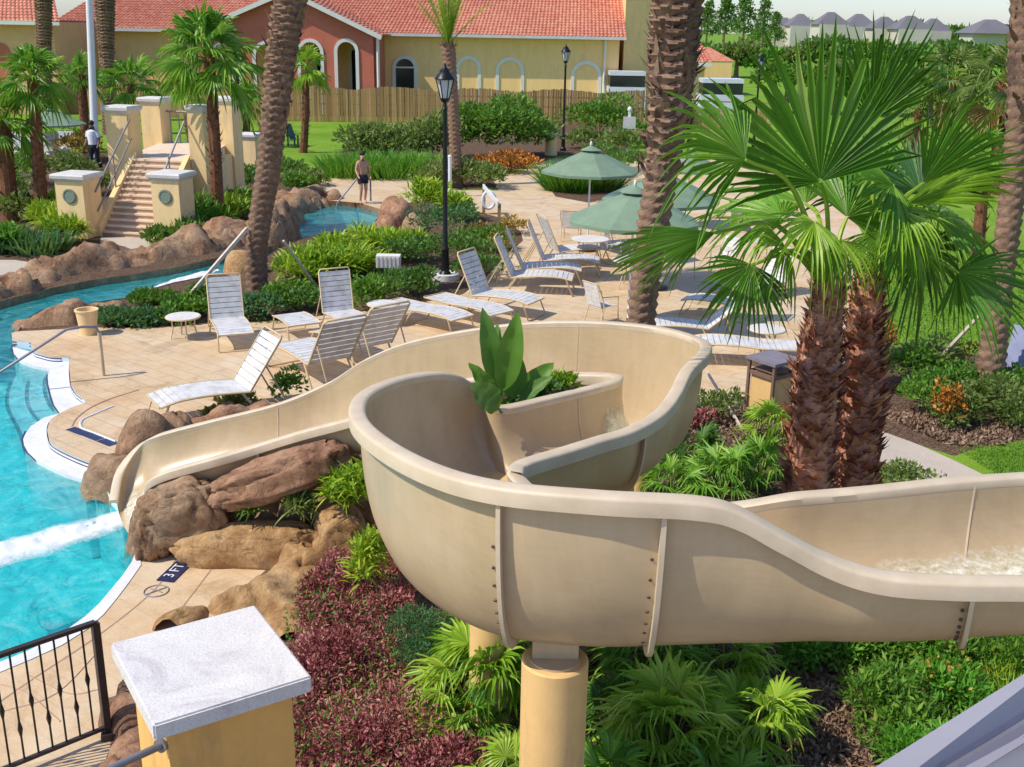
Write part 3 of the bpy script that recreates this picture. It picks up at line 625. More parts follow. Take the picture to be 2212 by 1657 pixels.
mb.build('outer_shell','fibreglass',ws,60)
def rim(pts,other):
    mb=MB();prof=[(-.002,-.03),(-.008,.016),(.003,.028),(.02,.031),(.088,.028),(.102,.020),(.107,.006),(.106,-.075),(.094,-.078),(.088,-.008),(.03,-.012)]
    V=[]
    for i,p in enumerate(pts):
        d=(pts[min(i+1,NS-1)]-pts[max(i-1,0)]);d.z=0;d.normalize();l=Vector((d.y,-d.x,0))
        if l.dot(p-other[i])<0:l=-l
        for x,z in prof:V.append((p.x+l.x*x,p.y+l.y*x,p.z+z))
    m=len(prof);mb.add(V,[(i*m+k,i*m+(k+1)%m,(i+1)*m+(k+1)%m,(i+1)*m+k) for i in range(NS-1) for k in range(m)])
    mb.add(V[-m:],[tuple(range(m))]);mb.add(V[:m],[tuple(range(m))]);return mb
rim(As,Bs).build('rim','fibreglass_rim',ws,50);rim(Bs,As).build('rim','fibreglass_rim',ws,50)
def flange(i,k0=0,k1=NP,wd=.014,th=.055,bolts=True):
    s=outr[i];d=(As[min(i+1,NS-1)]+Bs[min(i+1,NS-1)]-As[i-1]-Bs[i-1]);d.z=0;d.normalize()
    big=section(i,.035+th);mb=MB();V=[];mb.tube([inn[i][k]+Vector((0,0,.004)) for k in range(NP+1)],.007,4)
    for k in range(k0,k1+1):
        V+=[s[k]-d*wd,big[k]-d*wd,big[k]+d*wd,s[k]+d*wd]
    m=k1-k0+1;mb.add(V,[(j*4+q,j*4+(q+1)%4,(j+1)*4+(q+1)%4,(j+1)*4+q) for j in range(m-1) for q in range(4)])
    f=mb.build('joint_flange','fibreglass_rim',ws,30)
    if bolts:
        for k in range(k0+2,k1-1,1):
            c=outr[i][k];o_=(big[k]-s[k]).normalized();bb=MB();bb.tube([c+d*.045,c+d*.045+o_*.010],.010,6);bb.build('bolt','bolt',f)
def near_idx(u):  # station index on the front run whose A rim projects at u
    best=min(range(3*SUB,80+3*SUB),key=lambda i:abs(pr(*As[i])[0]-u));return best
for u in (2105,1442,1083): flange(near_idx(u))
flange(23*SUB-4,bolts=False);flange(29*SUB,bolts=False);flange(34*SUB,bolts=False)
# thin seam ridges on rims are part of flange; water flowing in the trough
def flow(i0,i1,wf,mat='slide_water',lift=.035,name='flowing_water',gain=1.):
    mb=MB();V=[];m=9
    for i in range(i0,i1+1):
        s=inn[i];mid=NP//2;e=min(1,(i-i0+.5)/4,(i1-i+.5)/4)
        for k in range(m):
            q=(k/(m-1)-.5)*2*wf*max(.25,e);j=mid+q*NP/2;j0=int(math.floor(j));fr=j-j0;p=s[j0]*(1-fr)+s[min(j0+1,NP)]*fr
            nz=noise.noise(Vector((p.x*5,p.y*5,1.3)))*.05
            V.append((p.x,p.y,p.z+(lift+nz)*(1-abs(q/wf)**2)+.004))
    c=i1-i0+1;mb.add(V,[(i*m+k,i*m+k+1,(i+1)*m+k+1,(i+1)*m+k) for i in range(c-1) for k in range(m-1)]);o=mb.build(name,mat,ws,80);setfall(o,[min(1,(i+.3)/6,(c-i-.7)/6)*(1-abs(k/(m-1)-.5)*2)**.5*.75*gain for i in range(c) for k in range(m)])
flow(0,51,.5);flow(23*SUB-2,27*SUB+2,.85,gain=1.8);flow(37*SUB,NS-1,.5)  # gain whitens the second stretch to paint its wet glare
# island planter held between the loops
A=A[3:];B=B[3:]
top=[(p.x,p.y) for p in [Vector((-.42,9.0,0))]+[A[i] for i in (17,18,19,20,21,22,23,24,25,26)]+[Vector((-.35,10.1,0))]]
cxm=sum(p[0] for p in top)/len(top);cym=sum(p[1] for p in top)/len(top)
topi=[(cxm+(x-cxm)*.93,cym+(y-cym)*.93) for x,y in top]
pl=thing('island_planter','raised beige planter of dark soil wrapped by the slide curve','planter',(cxm,cym,0))
mb=MB();mb.prism(topi,0,2.50);mb.build('wall','fibreglass',pl,0)
mb=MB();tin=[(cxm+(x-cxm)*.98,cym+(y-cym)*.98) for x,y in topi];mb.prism(tin,2.50,2.60);mb.build('soil','soil',pl,0)
# support columns
def column(x,y,z1,r,label):
    t=thing('support_column',label,'column',(x,y,0));mb=MB();mb.lathe([(r,-.05),(r,z1-.012),(r-.012,z1)],(x,y,0),32);mb.build('shaft','column_yellow',t,30)
    return t
c1=P(1199,1428,2.22);t=column(c1.x,c1.y,2.24,.205,'thick yellow round column under the bolted joint at the front of the slide')
mb=MB();mb.box((c1.x,c1.y+.02,2.30),(.28,.10,.2));mb.lathe([(.16,0),(.16,.015)],(c1.x,c1.y,2.24),24);mb.build('saddle','fibreglass',t,30)
c2=P(1042,1400,1.0);column(c2.x+.06,c2.y+.45,2.34,.185,'yellow round column half hidden behind the fan palm under the slide bowl')
c3=P(1379,1062,0);t=column(c3.x,c3.y,.80,.125,'short yellow column stub between the palm trunk and the middle slide curve')
column(A[31].x+.3,A[31].y+.45,.80,.16,'short yellow column under the straight lower run of the slide')
column((As[6].x+Bs[6].x)/2,(As[6].y+Bs[6].y)/2,Fs_[6]-.05,.2,'yellow round column carrying the upper slide run beyond the right frame edge')
column(B[25].x-.3,B[25].y-.4,1.82,.2,'yellow round column under the back curve of the slide')
# ================================================================= POOL FOAM from the slide
def foam(pts,wds,name,label):
    mb=MB();c=smoothline(pts,10);n=len(c);ww=[];m=13;V=[]
    for i in range(n):
        t=i/(n-1)*(len(wds)-1);j=min(int(t),len(wds)-2);ww.append(wds[j]+(wds[j+1]-wds[j])*(t-j))
    for i,p in enumerate(c):
        d=(c[min(i+1,n-1)]-c[max(i-1,0)]).normalized();s_=Vector((-d.y,d.x,0))
        for k in range(m):
            q=(k/(m-1)-.5);nz=noise.noise(Vector((p.x*2.5,p.y*2.5,k*.4)))*.25+1
            x=p+s_*q*ww[i]*nz;h=max(0,1-(2*q)**2)
            V.append((x.x,x.y,p.z+.004+h*(.03+.05*noise.noise(Vector((x.x*6,x.y*6,0)))+.03*noise.noise(Vector((x.x*15,x.y*15,4))))))
    mb.add(V,[(i*m+k,i*m+k+1,(i+1)*m+k+1,(i+1)*m+k) for i in range(n-1) for k in range(m-1)])
    o=struct(name,mb,'foam',80);setfall(o,[(1-abs(k/(m-1)-.5)*2)**.7*min(1,(i+1)/3)*.85 for i in range(n) for k in range(m)]);return o
foam([P(285,1105,-.02),P(262,1120,-.12),P(225,1135,WZ),P(160,1152,WZ),P(90,1172,WZ),P(0,1196,WZ),P(-120,1225,WZ)],[.35,.55,.7,.75,.8,.9,1.2],'water_foam','')
foam([P(330,625,WZ),P(385,608,WZ),P(440,592,WZ),P(470,584,WZ)],[.2,.5,.5,.2],'water_foam','')
# ================================================================= ROCKS as height fields
def rockmass(name,label,bumps,mat='rock_brown',res=.07,rough=.16,group=None,sharp=2.2,cat='rock'):
    xs=[b[0]-b[2]*1.25 for b in bumps]+[b[0]+b[2]*1.25 for b in bumps];ys=[b[1]-b[2]*1.25 for b in bumps]+[b[1]+b[2]*1.25 for b in bumps]
    x0,x1,y0,y1=min(xs),max(xs),min(ys),max(ys);nx=int((x1-x0)/res)+2;ny=int((y1-y0)/res)+2
    idx={};V=[];Fs=[];sd_=random.uniform(0,50)
    Hh=np.full((nx,ny),-9.)
    for i in range(nx):
        for j in range(ny):
            x=x0+i*res;y=y0+j*res
            wx=x+.18*noise.noise(Vector((x*1.6,y*1.6,sd_)));wy=y+.18*noise.noise(Vector((x*1.6,y*1.6,sd_+9)))
            h=-9
            for b in bumps:
                d=math.hypot(wx-b[0],wy-b[1])/b[2]
                if d<1.3:
                    e=(1-min(1.3,d)**sharp)
                    h=max(h,b[3]*(e if e<0 else e**.55))
            if h>-9:
                cr_=noise.noise(Vector((x*1.1+.4*noise.noise(Vector((x*3,y*3,5))),y*1.1,sd_+3)));h+=(rough*.75*(noise.fractal(Vector((x*1.8,y*1.8,sd_)),1.0,2.1,6))-rough*1.0*max(0,1-abs(cr_)*14)-rough*.35*max(0,1-abs(noise.noise(Vector((x*2.9,y*2.9,sd_+7))))*12))*(1 if h>0 else .3)
            Hh[i,j]=h
    for i in range(nx-1):
        for j in range(ny-1):
            q=[(i,j),(i+1,j),(i+1,j+1),(i,j+1)]
            if max(Hh[a] for a in q)>-.12 and min(Hh[a] for a in q)>-3:
                f=[]
                for a in q:
                    if a not in idx:
                        idx[a]=len(V);V.append((x0+a[0]*res,y0+a[1]*res,max(-.45,Hh[a])))
                    f.append(idx[a])
                Fs.append(tuple(f))
    mb=MB();c=bumps[0];mb.add(V,Fs);o=mb.build(name,mat,None,75);tag(o,label,cat,group);return o
def rb(l): # (u,v,r,h)
    return [(P(u,v).x,P(u,v).y,r,h) for u,v,r,h in l]
def bx(lst): return [(x,y,r,h) for x,y,r,h in lst]
def boulder(name,label,c,r,rot=0,tilt=0,mat='rock_brown',seed=0,amp=.16,n=40):
    mb=MB();V=[];m=Matrix.Rotation(rot,3,'Z')@Matrix.Rotation(tilt,3,'Y')
    for i in range(n+1):
        th=math.pi*i/n
        for k in range(2*n):
            a=math.pi*k/n;d=Vector((math.sin(th)*math.cos(a),math.sin(th)*math.sin(a),math.cos(th)));q=Vector([math.copysign(abs(x)**.75,x) for x in d])
            s_=1+amp*noise.fractal(d*1.8+Vector((seed,0,0)),1.0,2.1,6)-amp*.7*max(0,1-abs(noise.noise(d*1.5+Vector((seed,5,0))))*12)
            p=m@Vector((q.x*r[0]*s_,q.y*r[1]*s_,q.z*r[2]*s_));V.append(p+Vector(c))
    w_=2*n;mb.add(V,[(i*w_+k,(i+1)*w_+k,(i+1)*w_+(k+1)%w_,i*w_+(k+1)%w_) for i in range(n) for k in range(w_)])
    return tag(mb.build(name,mat,None,75),label,'rock')
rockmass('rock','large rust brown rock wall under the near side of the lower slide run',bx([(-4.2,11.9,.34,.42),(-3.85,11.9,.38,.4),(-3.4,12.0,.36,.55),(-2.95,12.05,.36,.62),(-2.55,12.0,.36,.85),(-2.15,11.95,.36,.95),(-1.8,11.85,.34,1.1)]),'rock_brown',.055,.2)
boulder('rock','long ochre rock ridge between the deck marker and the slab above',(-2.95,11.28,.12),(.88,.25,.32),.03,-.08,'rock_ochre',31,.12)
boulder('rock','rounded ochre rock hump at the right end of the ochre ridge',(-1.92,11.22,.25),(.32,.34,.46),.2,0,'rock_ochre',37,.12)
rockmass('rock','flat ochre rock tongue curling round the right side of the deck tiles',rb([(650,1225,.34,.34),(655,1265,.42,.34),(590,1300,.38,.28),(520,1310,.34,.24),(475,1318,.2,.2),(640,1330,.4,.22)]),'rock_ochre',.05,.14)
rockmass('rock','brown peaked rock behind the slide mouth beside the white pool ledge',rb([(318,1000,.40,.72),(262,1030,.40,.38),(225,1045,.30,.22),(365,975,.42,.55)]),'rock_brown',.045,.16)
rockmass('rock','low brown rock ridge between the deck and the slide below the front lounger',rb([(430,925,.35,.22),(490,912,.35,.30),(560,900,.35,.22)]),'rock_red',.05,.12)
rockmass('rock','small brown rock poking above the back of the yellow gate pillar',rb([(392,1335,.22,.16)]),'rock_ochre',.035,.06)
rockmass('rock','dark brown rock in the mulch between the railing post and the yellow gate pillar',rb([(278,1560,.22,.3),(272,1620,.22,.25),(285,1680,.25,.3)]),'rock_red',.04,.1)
mb=None
rockmass('planting_pocket','',bx([(-3.0,11.6,.35,.26),(-2.5,11.6,.42,.32),(-2.0,11.5,.42,.34),(-1.5,11.4,.4,.3)]),'mulch',.06,.05)
_o=bpy.context.scene.objects['planting_pocket']
for _k in('label','category'):
    if _k in _o: del _o[_k]
_o['kind']='structure'
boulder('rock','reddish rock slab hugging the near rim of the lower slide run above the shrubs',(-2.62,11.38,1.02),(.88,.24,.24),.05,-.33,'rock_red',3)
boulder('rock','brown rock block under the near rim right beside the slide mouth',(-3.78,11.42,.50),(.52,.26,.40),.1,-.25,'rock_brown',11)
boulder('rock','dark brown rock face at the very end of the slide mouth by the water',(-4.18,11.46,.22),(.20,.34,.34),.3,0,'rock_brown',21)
band=px(far_shore);mb=MB();nn_=len(band)
inner=[]
for i_,p_ in enumerate(band):
    d_=(band[min(i_+1,nn_-1)]-band[max(i_-1,0)]).normalized();inner.append(p_+Vector((-d_.y,d_.x,0))*.02)
mb.add([(p.x,p.y,.02) for p in inner]+[(p.x,p.y,-.28) for p in inner],[(i,i+1,i+1+nn_,i+nn_) for i in range(nn_-1)]);struct('river_wall',mb,'rock_brown',0)
band=px(near_shore);mb=MB();nn_=len(band);inner=[]
for i_,p_ in enumerate(band):
    d_=(band[min(i_+1,nn_-1)]-band[max(i_-1,0)]).normalized();inner.append(p_+Vector((-d_.y,d_.x,0))*.02)
mb.add([(p.x,p.y,.02) for p in inner]+[(p.x,p.y,-.28) for p in inner],[(i,i+1,i+1+nn_,i+nn_) for i in range(nn_-1)]);struct('river_wall',mb,'rock_brown',0)
# far bank of the river
fb=[(-120,700,1.3,.7),(-40,660,1.1,.8),(20,650,.9,.8),(70,625,.9,.55),(105,615,.9,.95),(150,606,1.0,1.05),(190,600,1.1,1.15),(240,594,1.0,1.0),(290,586,1.0,.75)]
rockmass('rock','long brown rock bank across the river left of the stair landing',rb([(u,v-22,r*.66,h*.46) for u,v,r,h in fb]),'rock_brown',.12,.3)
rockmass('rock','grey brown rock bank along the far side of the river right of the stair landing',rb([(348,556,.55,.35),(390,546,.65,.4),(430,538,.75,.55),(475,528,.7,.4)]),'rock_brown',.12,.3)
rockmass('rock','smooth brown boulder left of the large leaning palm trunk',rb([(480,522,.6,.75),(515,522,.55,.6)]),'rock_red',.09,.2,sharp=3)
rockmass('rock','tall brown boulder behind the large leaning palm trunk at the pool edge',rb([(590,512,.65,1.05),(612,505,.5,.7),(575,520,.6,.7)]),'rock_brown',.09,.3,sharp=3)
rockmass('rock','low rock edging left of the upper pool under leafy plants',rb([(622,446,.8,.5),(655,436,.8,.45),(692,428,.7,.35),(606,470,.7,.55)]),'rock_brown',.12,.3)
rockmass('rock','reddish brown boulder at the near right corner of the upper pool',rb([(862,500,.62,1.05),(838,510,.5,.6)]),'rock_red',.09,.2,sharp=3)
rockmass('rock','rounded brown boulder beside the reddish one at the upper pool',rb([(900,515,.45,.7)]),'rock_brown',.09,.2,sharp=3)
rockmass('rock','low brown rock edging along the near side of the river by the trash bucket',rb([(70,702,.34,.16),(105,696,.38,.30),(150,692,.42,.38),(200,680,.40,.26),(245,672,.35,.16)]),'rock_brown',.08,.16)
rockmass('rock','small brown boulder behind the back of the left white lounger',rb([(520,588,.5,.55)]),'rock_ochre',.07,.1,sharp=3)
# ================================================================= foreground gate pillar, railing, rails
ZC=2.05
q=px([(232,1390),(545,1300),(680,1470),(338,1567)],ZC);c=sum(q,Vector())/4
e1=((q[1]-q[0])+(q[2]-q[3]))/2;e2=((q[3]-q[0])+(q[2]-q[1]))/2*.95;a1=math.atan2(e1.y,e1.x);L1=e1.length;L2=e2.length
gp=thing('gate_pillar','big yellow stucco pillar with a speckled white slab cap in the foreground','pillar',(c.x,c.y,0))
def bevbox(name,c,size,rot,mat,parent,bw=.02,seg=2):
    import bmesh
    mb=MB();mb.box(c,size,rot);o=mb.build(name,mat,parent,0)
    bm=bmesh.new();bm.from_mesh(o.data);bmesh.ops.recalc_face_normals(bm,faces=bm.faces);bmesh.ops.bevel(bm,geom=bm.edges[:],offset=bw,segments=seg,affect='EDGES');bm.to_mesh(o.data);bm.free()
    o.data.polygons.foreach_set('use_smooth',np.ones(len(o.data.polygons),dtype=bool));o.data.set_sharp_from_angle(angle=R(50));return o
bevbox('cap',(c.x,c.y,ZC-.055),(L1,L2,.115),a1,'cap_white',gp,.012,2)
mb=MB();mb.box((c.x,c.y,(ZC-.115)/2),(L1*.80,L2*.80,ZC-.115),a1);mb.build('shaft','pillar_yellow',gp,0)
# railing
g0=P(205,1345,1.12);g1=P(0,1415,1.12);dv=(g1-g0);dv.z=0;dv.normalize()
rl=thing('railing','dark metal railing with knuckled balusters at the lower left pool deck','railing',(g0.x,g0.y,0))
mb=MB();mb.box((g0.x,g0.y,.56),(.06,.06,1.12),math.atan2(dv.y,dv.x));mb.build('post','metal_dark',rl,0)
e=g0+dv*2.2
mb=MB();mb.beam((g0.x,g0.y,1.12),(e.x,e.y,1.12),.05,.035);mb.build('top_rail','metal_dark',rl,0)
mb=MB();mb.beam((g0.x,g0.y,.10),(e.x,e.y,.10),.035,.03);mb.build('bottom_rail','metal_dark',rl,0)
for k in range(1,19):
    p=g0+dv*.115*k;mb=MB();pts=[];rs=[]
    kz=.62 if k%2 else .40
    for z,r in [(.1,.0085),(kz-.07,.0085),(kz-.03,.016),(kz,.021),(kz+.03,.016),(kz+.07,.0085),(1.10,.0085)]:
        pts.append((p.x,p.y,z));rs.append(r)
    mb.tube(pts,rs,6);mb.build('baluster','metal_black',rl,50)
mb=MB();mb.box((g0.x+.02,g0.y,.03),(.14,.14,.06),.3);mb.build('base_plate','metal_dark',rl,0)
hr=thing('handrail','grey tubular handrail stub fixed to the yellow gate pillar at its foot','handrail',tuple(PY(335,1618,5.35)))
mb=MB();a=PY(345,1612,5.45);b=PY(250,1655,5.2);d=PY(120,1720,4.9);mb.tube([a,b,d],.024,10);mb.build('rail','metal_rail',hr,60)
mb=MB();mb.tube([a,PY(350,1608,5.47)],.045,12);mb.build('bracket','metal_rail',hr,60)
# close metal rail, lower right
y0,y1=1.15,1.9
def bandstrip(mb,l0,l1,r0,r1,yy,th=.01):
    V=[PY(*l0,yy[0]),PY(*l1,yy[1]),PY(*r1,yy[1]),PY(*r0,yy[0])]
    nrm=(V[1]-V[0]).cross(V[3]-V[0]).normalized()*th
    if nrm.z<0:nrm=-nrm
    V2=[p-nrm for p in V];mb.add(V+V2,[(0,1,2,3),(7,6,5,4),(0,4,5,1),(1,5,6,2),(2,6,7,3),(3,7,4,0)])
nr=thing('stair_rail','broad lavender grey metal stair rail crossing the lower right corner','rail',tuple(PY(2000,1600,1.4)))
mb=MB();bandstrip(mb,(1690,1783),(2420,1325),(1850,1760),(2450,1388),(y0,y1));mb.build('cover_plate','metal_grey',nr,0)
mb=MB();bandstrip(mb,(1853,1764),(2453,1392),(1880,1768),(2470,1404),(y0*1.005,y1*1.005));mb.build('groove','metal_rail',nr,0)
mb=MB();bandstrip(mb,(1876,1770),(2466,1406),(1925,1780),(2490,1436),(y0,y1));mb.build('edge_bar','metal_grey',nr,0)
mb=MB();mb.tube([PY(2010,1850,y0*.97),PY(2560,1478,y1*.97)],.055,16);mb.build('handrail_tube','metal_rail',nr,60)
mb=MB();bandstrip(mb,(1925,1781),(2490,1437),(2100,1950),(2640,1560),(y0*1.02,y1*1.02));mb.build('side_plate','metal_rail',nr,0)

mb=MB();q_=PY(2080,1870,y0);mb.tube([q_,(q_.x,q_.y,0)],.03,10);mb.build('post','metal_rail',nr,60)
mb=MB();q_=PY(2600,1560,y1);mb.tube([q_,(q_.x,q_.y,0)],.03,10);mb.build('post','metal_rail',nr,60)
# ================================================================= STAIR AND BRIDGE
sb=P(277,513);stp=P(347,344,1.97);fd=(stp-sb);fd.z=0;LEN=fd.length;fd.normalize();rtv=Vector((fd.y,-fd.x,0));ang=math.atan2(rtv.y,rtv.x)
def SW(x,y,z): # local: x to the right, y up the stair
    q=sb+rtv*x+fd*y;return Vector((q.x,q.y,z))
def sbox(mb,x0,x1,y0,y1,z0,z1): mb.box(SW((x0+x1)/2,(y0+y1)/2,(z0+z1)/2),(x1-x0,y1-y0,z1-z0),ang)
HW=.80;NS_=13;rise=1.97/NS_;run=LEN/NS_
print('stair len',LEN,'ang',ang)
st=thing('staircase','tan concrete staircase with thirteen steps climbing between yellow pillars to the bridge','staircase',tuple(sb))
for k in range(NS_):
    mb=MB();sbox(mb,-HW,HW,k*run,LEN+.01,k*rise+.001,(k+1)*rise-.05);mb.build('riser','riser_brown',st,0)
    mb=MB();sbox(mb,-HW+.003,HW-.003,k*run-.03,(k+1)*run+.02,(k+1)*rise-.05,(k+1)*rise);mb.build('tread','tread_tan',st,0)
for s in (-1,1):
    mb=MB();x0,x1=(HW,HW+.16) if s>0 else (-HW-.16,-HW)
    V=[SW(x,y,z) for x in (x0,x1) for y,z in ((-.1,0),(LEN,0),(LEN,2.12),(-.1,.30))]
    mb.add(V,[(0,1,2,3),(7,6,5,4),(0,4,5,1),(1,5,6,2),(2,6,7,3),(3,7,4,0)]);mb.build('cheek_wall','stucco_tan',st,0)
NLp=SW(-HW-.52,LEN+.3,0);NRp=SW(HW+.38,LEN+.3,0);yf=NLp.y+4.2
FLp=Vector((PY(341,300,yf).x,yf,0));FRp=Vector((PY(494,300,yf-.3).x,yf-.3,0))
br=thing('bridge','stucco bridge platform joining the four tall pillars above the stairs','bridge',(FLp.x,FLp.y,0))
mb=MB();mb.prism([tuple(q)[:2] for q in (SW(-HW-.2,LEN+.02,0),SW(HW+.2,LEN+.02,0),NRp,FRp+Vector((-.1,.2,0)),FLp+Vector((.1,.2,0)),NLp)],1.70,1.97);mb.build('platform','tread_tan',br,0)
for a_,b_ in ((NLp,FLp),(NRp,FRp)):
    d_=(b_-a_).normalized();mb=MB();mb.beam(a_+d_*.3+Vector((0,0,.85)),b_-d_*.3+Vector((0,0,.85)),.30,1.69);mb.build('side_wall','stucco_tan',br,0)
def pillar(u0,u1,vt,base,label,medal=False,group=None,capw=1.0,rot=None):
    bx_=base;wpx=u1-u0;dep=bx_.y*cp+(H-1)*sp;wd=wpx*dep/F
    zt=topz(bx_,vt);r_=ang if rot is None else rot
    t=thing('pillar',label,'pillar',(bx_.x,bx_.y,0),group=group)
    w2=wd*.80
    mb=MB();mb.box((bx_.x,bx_.y,(zt-.18)/2),(w2,w2,zt-.18),r_);mb.build('shaft','stucco_tan',t,0)
    mb=MB();sq=[(w2*.5,0),(w2*.53,.04),(w2*.60,.09),(w2*.61,.17),(w2*.57,.21),(w2*.1,.235)]
    mb.lathe([(r*1.414,z) for r,z in sq],(bx_.x,bx_.y,zt-.22),4,r_+math.pi/4);mb.build('cap','cap_stone',t,25)
    if medal:
        f=Vector((bx_.x,bx_.y,0))-fd*(w2/2+.012);mb=MB();m_=MB()
        z=zt*.66;mb.tube([Vector((f.x,f.y,z))+fd*.02,Vector((f.x,f.y,z))-fd*.02],w2*.24,20)
        ring=[Vector((f.x,f.y,z))-fd*.02+rtv*math.cos(k*math.pi/10)*w2*.2+Vector((0,0,math.sin(k*math.pi/10)*w2*.2)) for k in range(21)];mb.tube(ring,.015,5)
        mb.build('medallion','medallion',t,40)
    return t
w0=SW(-HW-.55,-.12,0);w1=SW(HW+.62,.15,0)
pillar(133,215,372,w0,'left low stucco pillar at the foot of the stairs with a green round medallion',True)
pillar(320,400,370,w1,'right low stucco pillar at the foot of the stairs with a green round medallion',True)
pillar(228,292,227,SW(-HW-.52,LEN+.3,0),'tall pillar at the top of the stairs on the left, nearest the lamp pole')
pillar(388,432,226,SW(HW+.38,LEN+.3,0),'tall pillar at the top of the stairs just left of the small palm trunk')
pillar(312,368,209,FLp,'tall far left pillar at the back of the bridge')
pillar(466,520,208,FRp,'tall far right pillar behind the small palm trunk')
pillar(516,566,287,P(541,372)+Vector((0,.3,0)),'short square yellow pillar right of the bridge beside the large palm')
def rail(name,label,pts,r=.03,mat='metal_rail',extra=(),cat='handrail'):
    t=thing(name,label,cat,(pts[0].x,pts[0].y,0));mb=MB();mb.tube(smoothline(pts,3) if len(pts)>2 else pts,r,8);mb.build('rail',mat,t,60)
    for e_ in extra:
        m=MB();m.tube(e_,r*.85,8);m.build('post',mat,t,60)
    return t
rail('handrail','left sloping metal handrail of the staircase, fixed to the left pillars',[SW(-HW-.1,0,1.25),SW(-HW-.1,LEN,3.1)],.028,extra=([SW(-HW-.1,0.03,.70),SW(-HW-.1,LEN,2.55)],[SW(-HW-.1,LEN*.5,1.1),SW(-HW-.1,LEN*.5,2.15)]))
rail('handrail','right sloping metal handrail of the staircase, lit blue grey',[SW(HW+.06,.3,1.38),SW(HW+.06,LEN,3.1)],.03,'metal_grey',extra=([SW(HW+.06,LEN*.5,1.1),SW(HW+.06,LEN*.5,2.2)],))
rail('bridge_railing','thin grey railing across the far end of the bridge platform',[FLp+Vector((.3,0,3.0)),FRp+Vector((-.3,0,3.0))],.03,extra=tuple([FLp.lerp(FRp,x)+Vector((0,0,1.97)),FLp.lerp(FRp,x)+Vector((0,0,3.0))] for x in(.2,.32,.44,.56,.68,.8)),cat='railing')
# ================================================================= LAMP POSTS
def lamp(u,v,vt,label,k=1.,base=False,y=None):
    b=P(u,v);h=topz(b,vt);s=h/5.04;t=thing('street_lamp',label,'lamp post',(b.x,b.y,0));c=(b.x,b.y,0)
    mb=MB();mb.lathe([(.16*s,0),(.16*s,.12*s),(.10*s,.2*s),(.085*s,.7*s),(.10*s,.74*s),(.065*s,.82*s),(.055*s,2.4*s),(.05*s,4.02*s),(.075*s,4.05*s),(.045*s,4.1*s),(.04*s,4.18*s),(.10*s,4.24*s),(.11*s,4.27*s)],c,12);mb.build('post','metal_black',t,30)
    z0=4.27*s;z1=4.72*s;r0=.10*s;r1=.21*s
    la=thing('x','','')if 0 else None
    mb=MB();mb.lathe([(r0*.92,0),(r1*.90,z1-z0)],(b.x,b.y,z0),6);g=mb.build('lamp_glass','lamp_glass',t,0)
    mb=MB()
    for i in range(6):
        a=i*math.pi/3;mb.beam((b.x+r0*math.cos(a),b.y+r0*math.sin(a),z0),(b.x+r1*math.cos(a),b.y+r1*math.sin(a),z1),.022*s,.022*s)
    for r,z in ((r0,z0+.01),(r1,z1)):
        mb.tube([(b.x+r*math.cos(i*math.pi/3),b.y+r*math.sin(i*math.pi/3),z) for i in range(7)],.016*s,5)
    mb.build('lantern_frame','metal_black',t,0)
    mb=MB();mb.lathe([(.25*s,0),(.24*s,.03*s),(.13*s,.15*s),(.12*s,.2*s),(.05*s,.26*s),(.035*s,.3*s),(.015*s,.36*s)],(b.x,b.y,z1),12);mb.build('lantern_roof','metal_black',t,30)
    if base: mb=MB();mb.lathe([(.36,-.05),(.36,.14),(.30,.16),(.30,.10)],c,20);mb.build('base_ring','cap_stone',t,30)
    return t
lamp(962,602,140,'black lamp post with a glass lantern in the garden bed behind the loungers',base=True)
lamp(1216,326,97,'distant black lamp post in front of the wooden fence and yellow building')
lamp(1626,330,118,'faraway dark lamp post beyond the left edge of the big palm fan')
lamp(520,330,128,'slim black lamp post half hidden behind the small palm by the stairs')
# tall pale light pole
b=P(207,352);t=thing('light_pole','tall pale grey light pole rising out of the picture at left','light pole',(b.x,b.y,0))
tp=PY(190,-60,b.y);mb=MB();mb.tube([(b.x,b.y,0),(tp.x,tp.y,tp.z)],[.17,.13],14);mb.build('pole','metal_white',t,50)
mb=MB();mb.lathe([(.24,0),(.24,.2),(.18,.25)],(b.x,b.y,0),16);mb.build('base','metal_rail',t,30)
# ================================================================= FENCE
def fence(name,label,pts,h,pitch=.16,wave=0):
    t=thing(name,label,'fence',tuple(pts[0]));L=0;mb=MB();rails=MB()
    for a,b in zip(pts[:-1],pts[1:]):
        d=b-a;n=int(d.length/pitch);an=math.atan2(d.y,d.x)
        for k in range(n):
            p=a+d*((k+.5)/n);L+=pitch;hh=h+(wave*abs(math.sin(L*math.pi/5.2))if wave else 0)+random.uniform(-.03,.03);hh*=1
            mb.box((p.x+random.uniform(-.01,.01),p.y+random.uniform(-.015,.015),hh/2),(pitch*.88,.025,hh),an+random.uniform(-.03,.03))
        for z in (.4,1.1,1.7): rails.beam(a+Vector((0,.05,z)),b+Vector((0,.05,z)),.04,.09)
    mb.build('boards','fence_wood',t,0);rails.build('rails','wood_post',t,0);return t
fence('wooden_fence','long brown wooden board fence with a wavy top in front of the yellow building',[P(80,247)+Vector((0,1,0)),P(620,262),P(990,268),P(1390,272)],1.98,wave=.22)
fence('wooden_fence','low brown fence length right of the scaly palm trunk before the white vehicles',[P(1392,285),P(1500,278),P(1660,285)],1.3,pitch=.15)
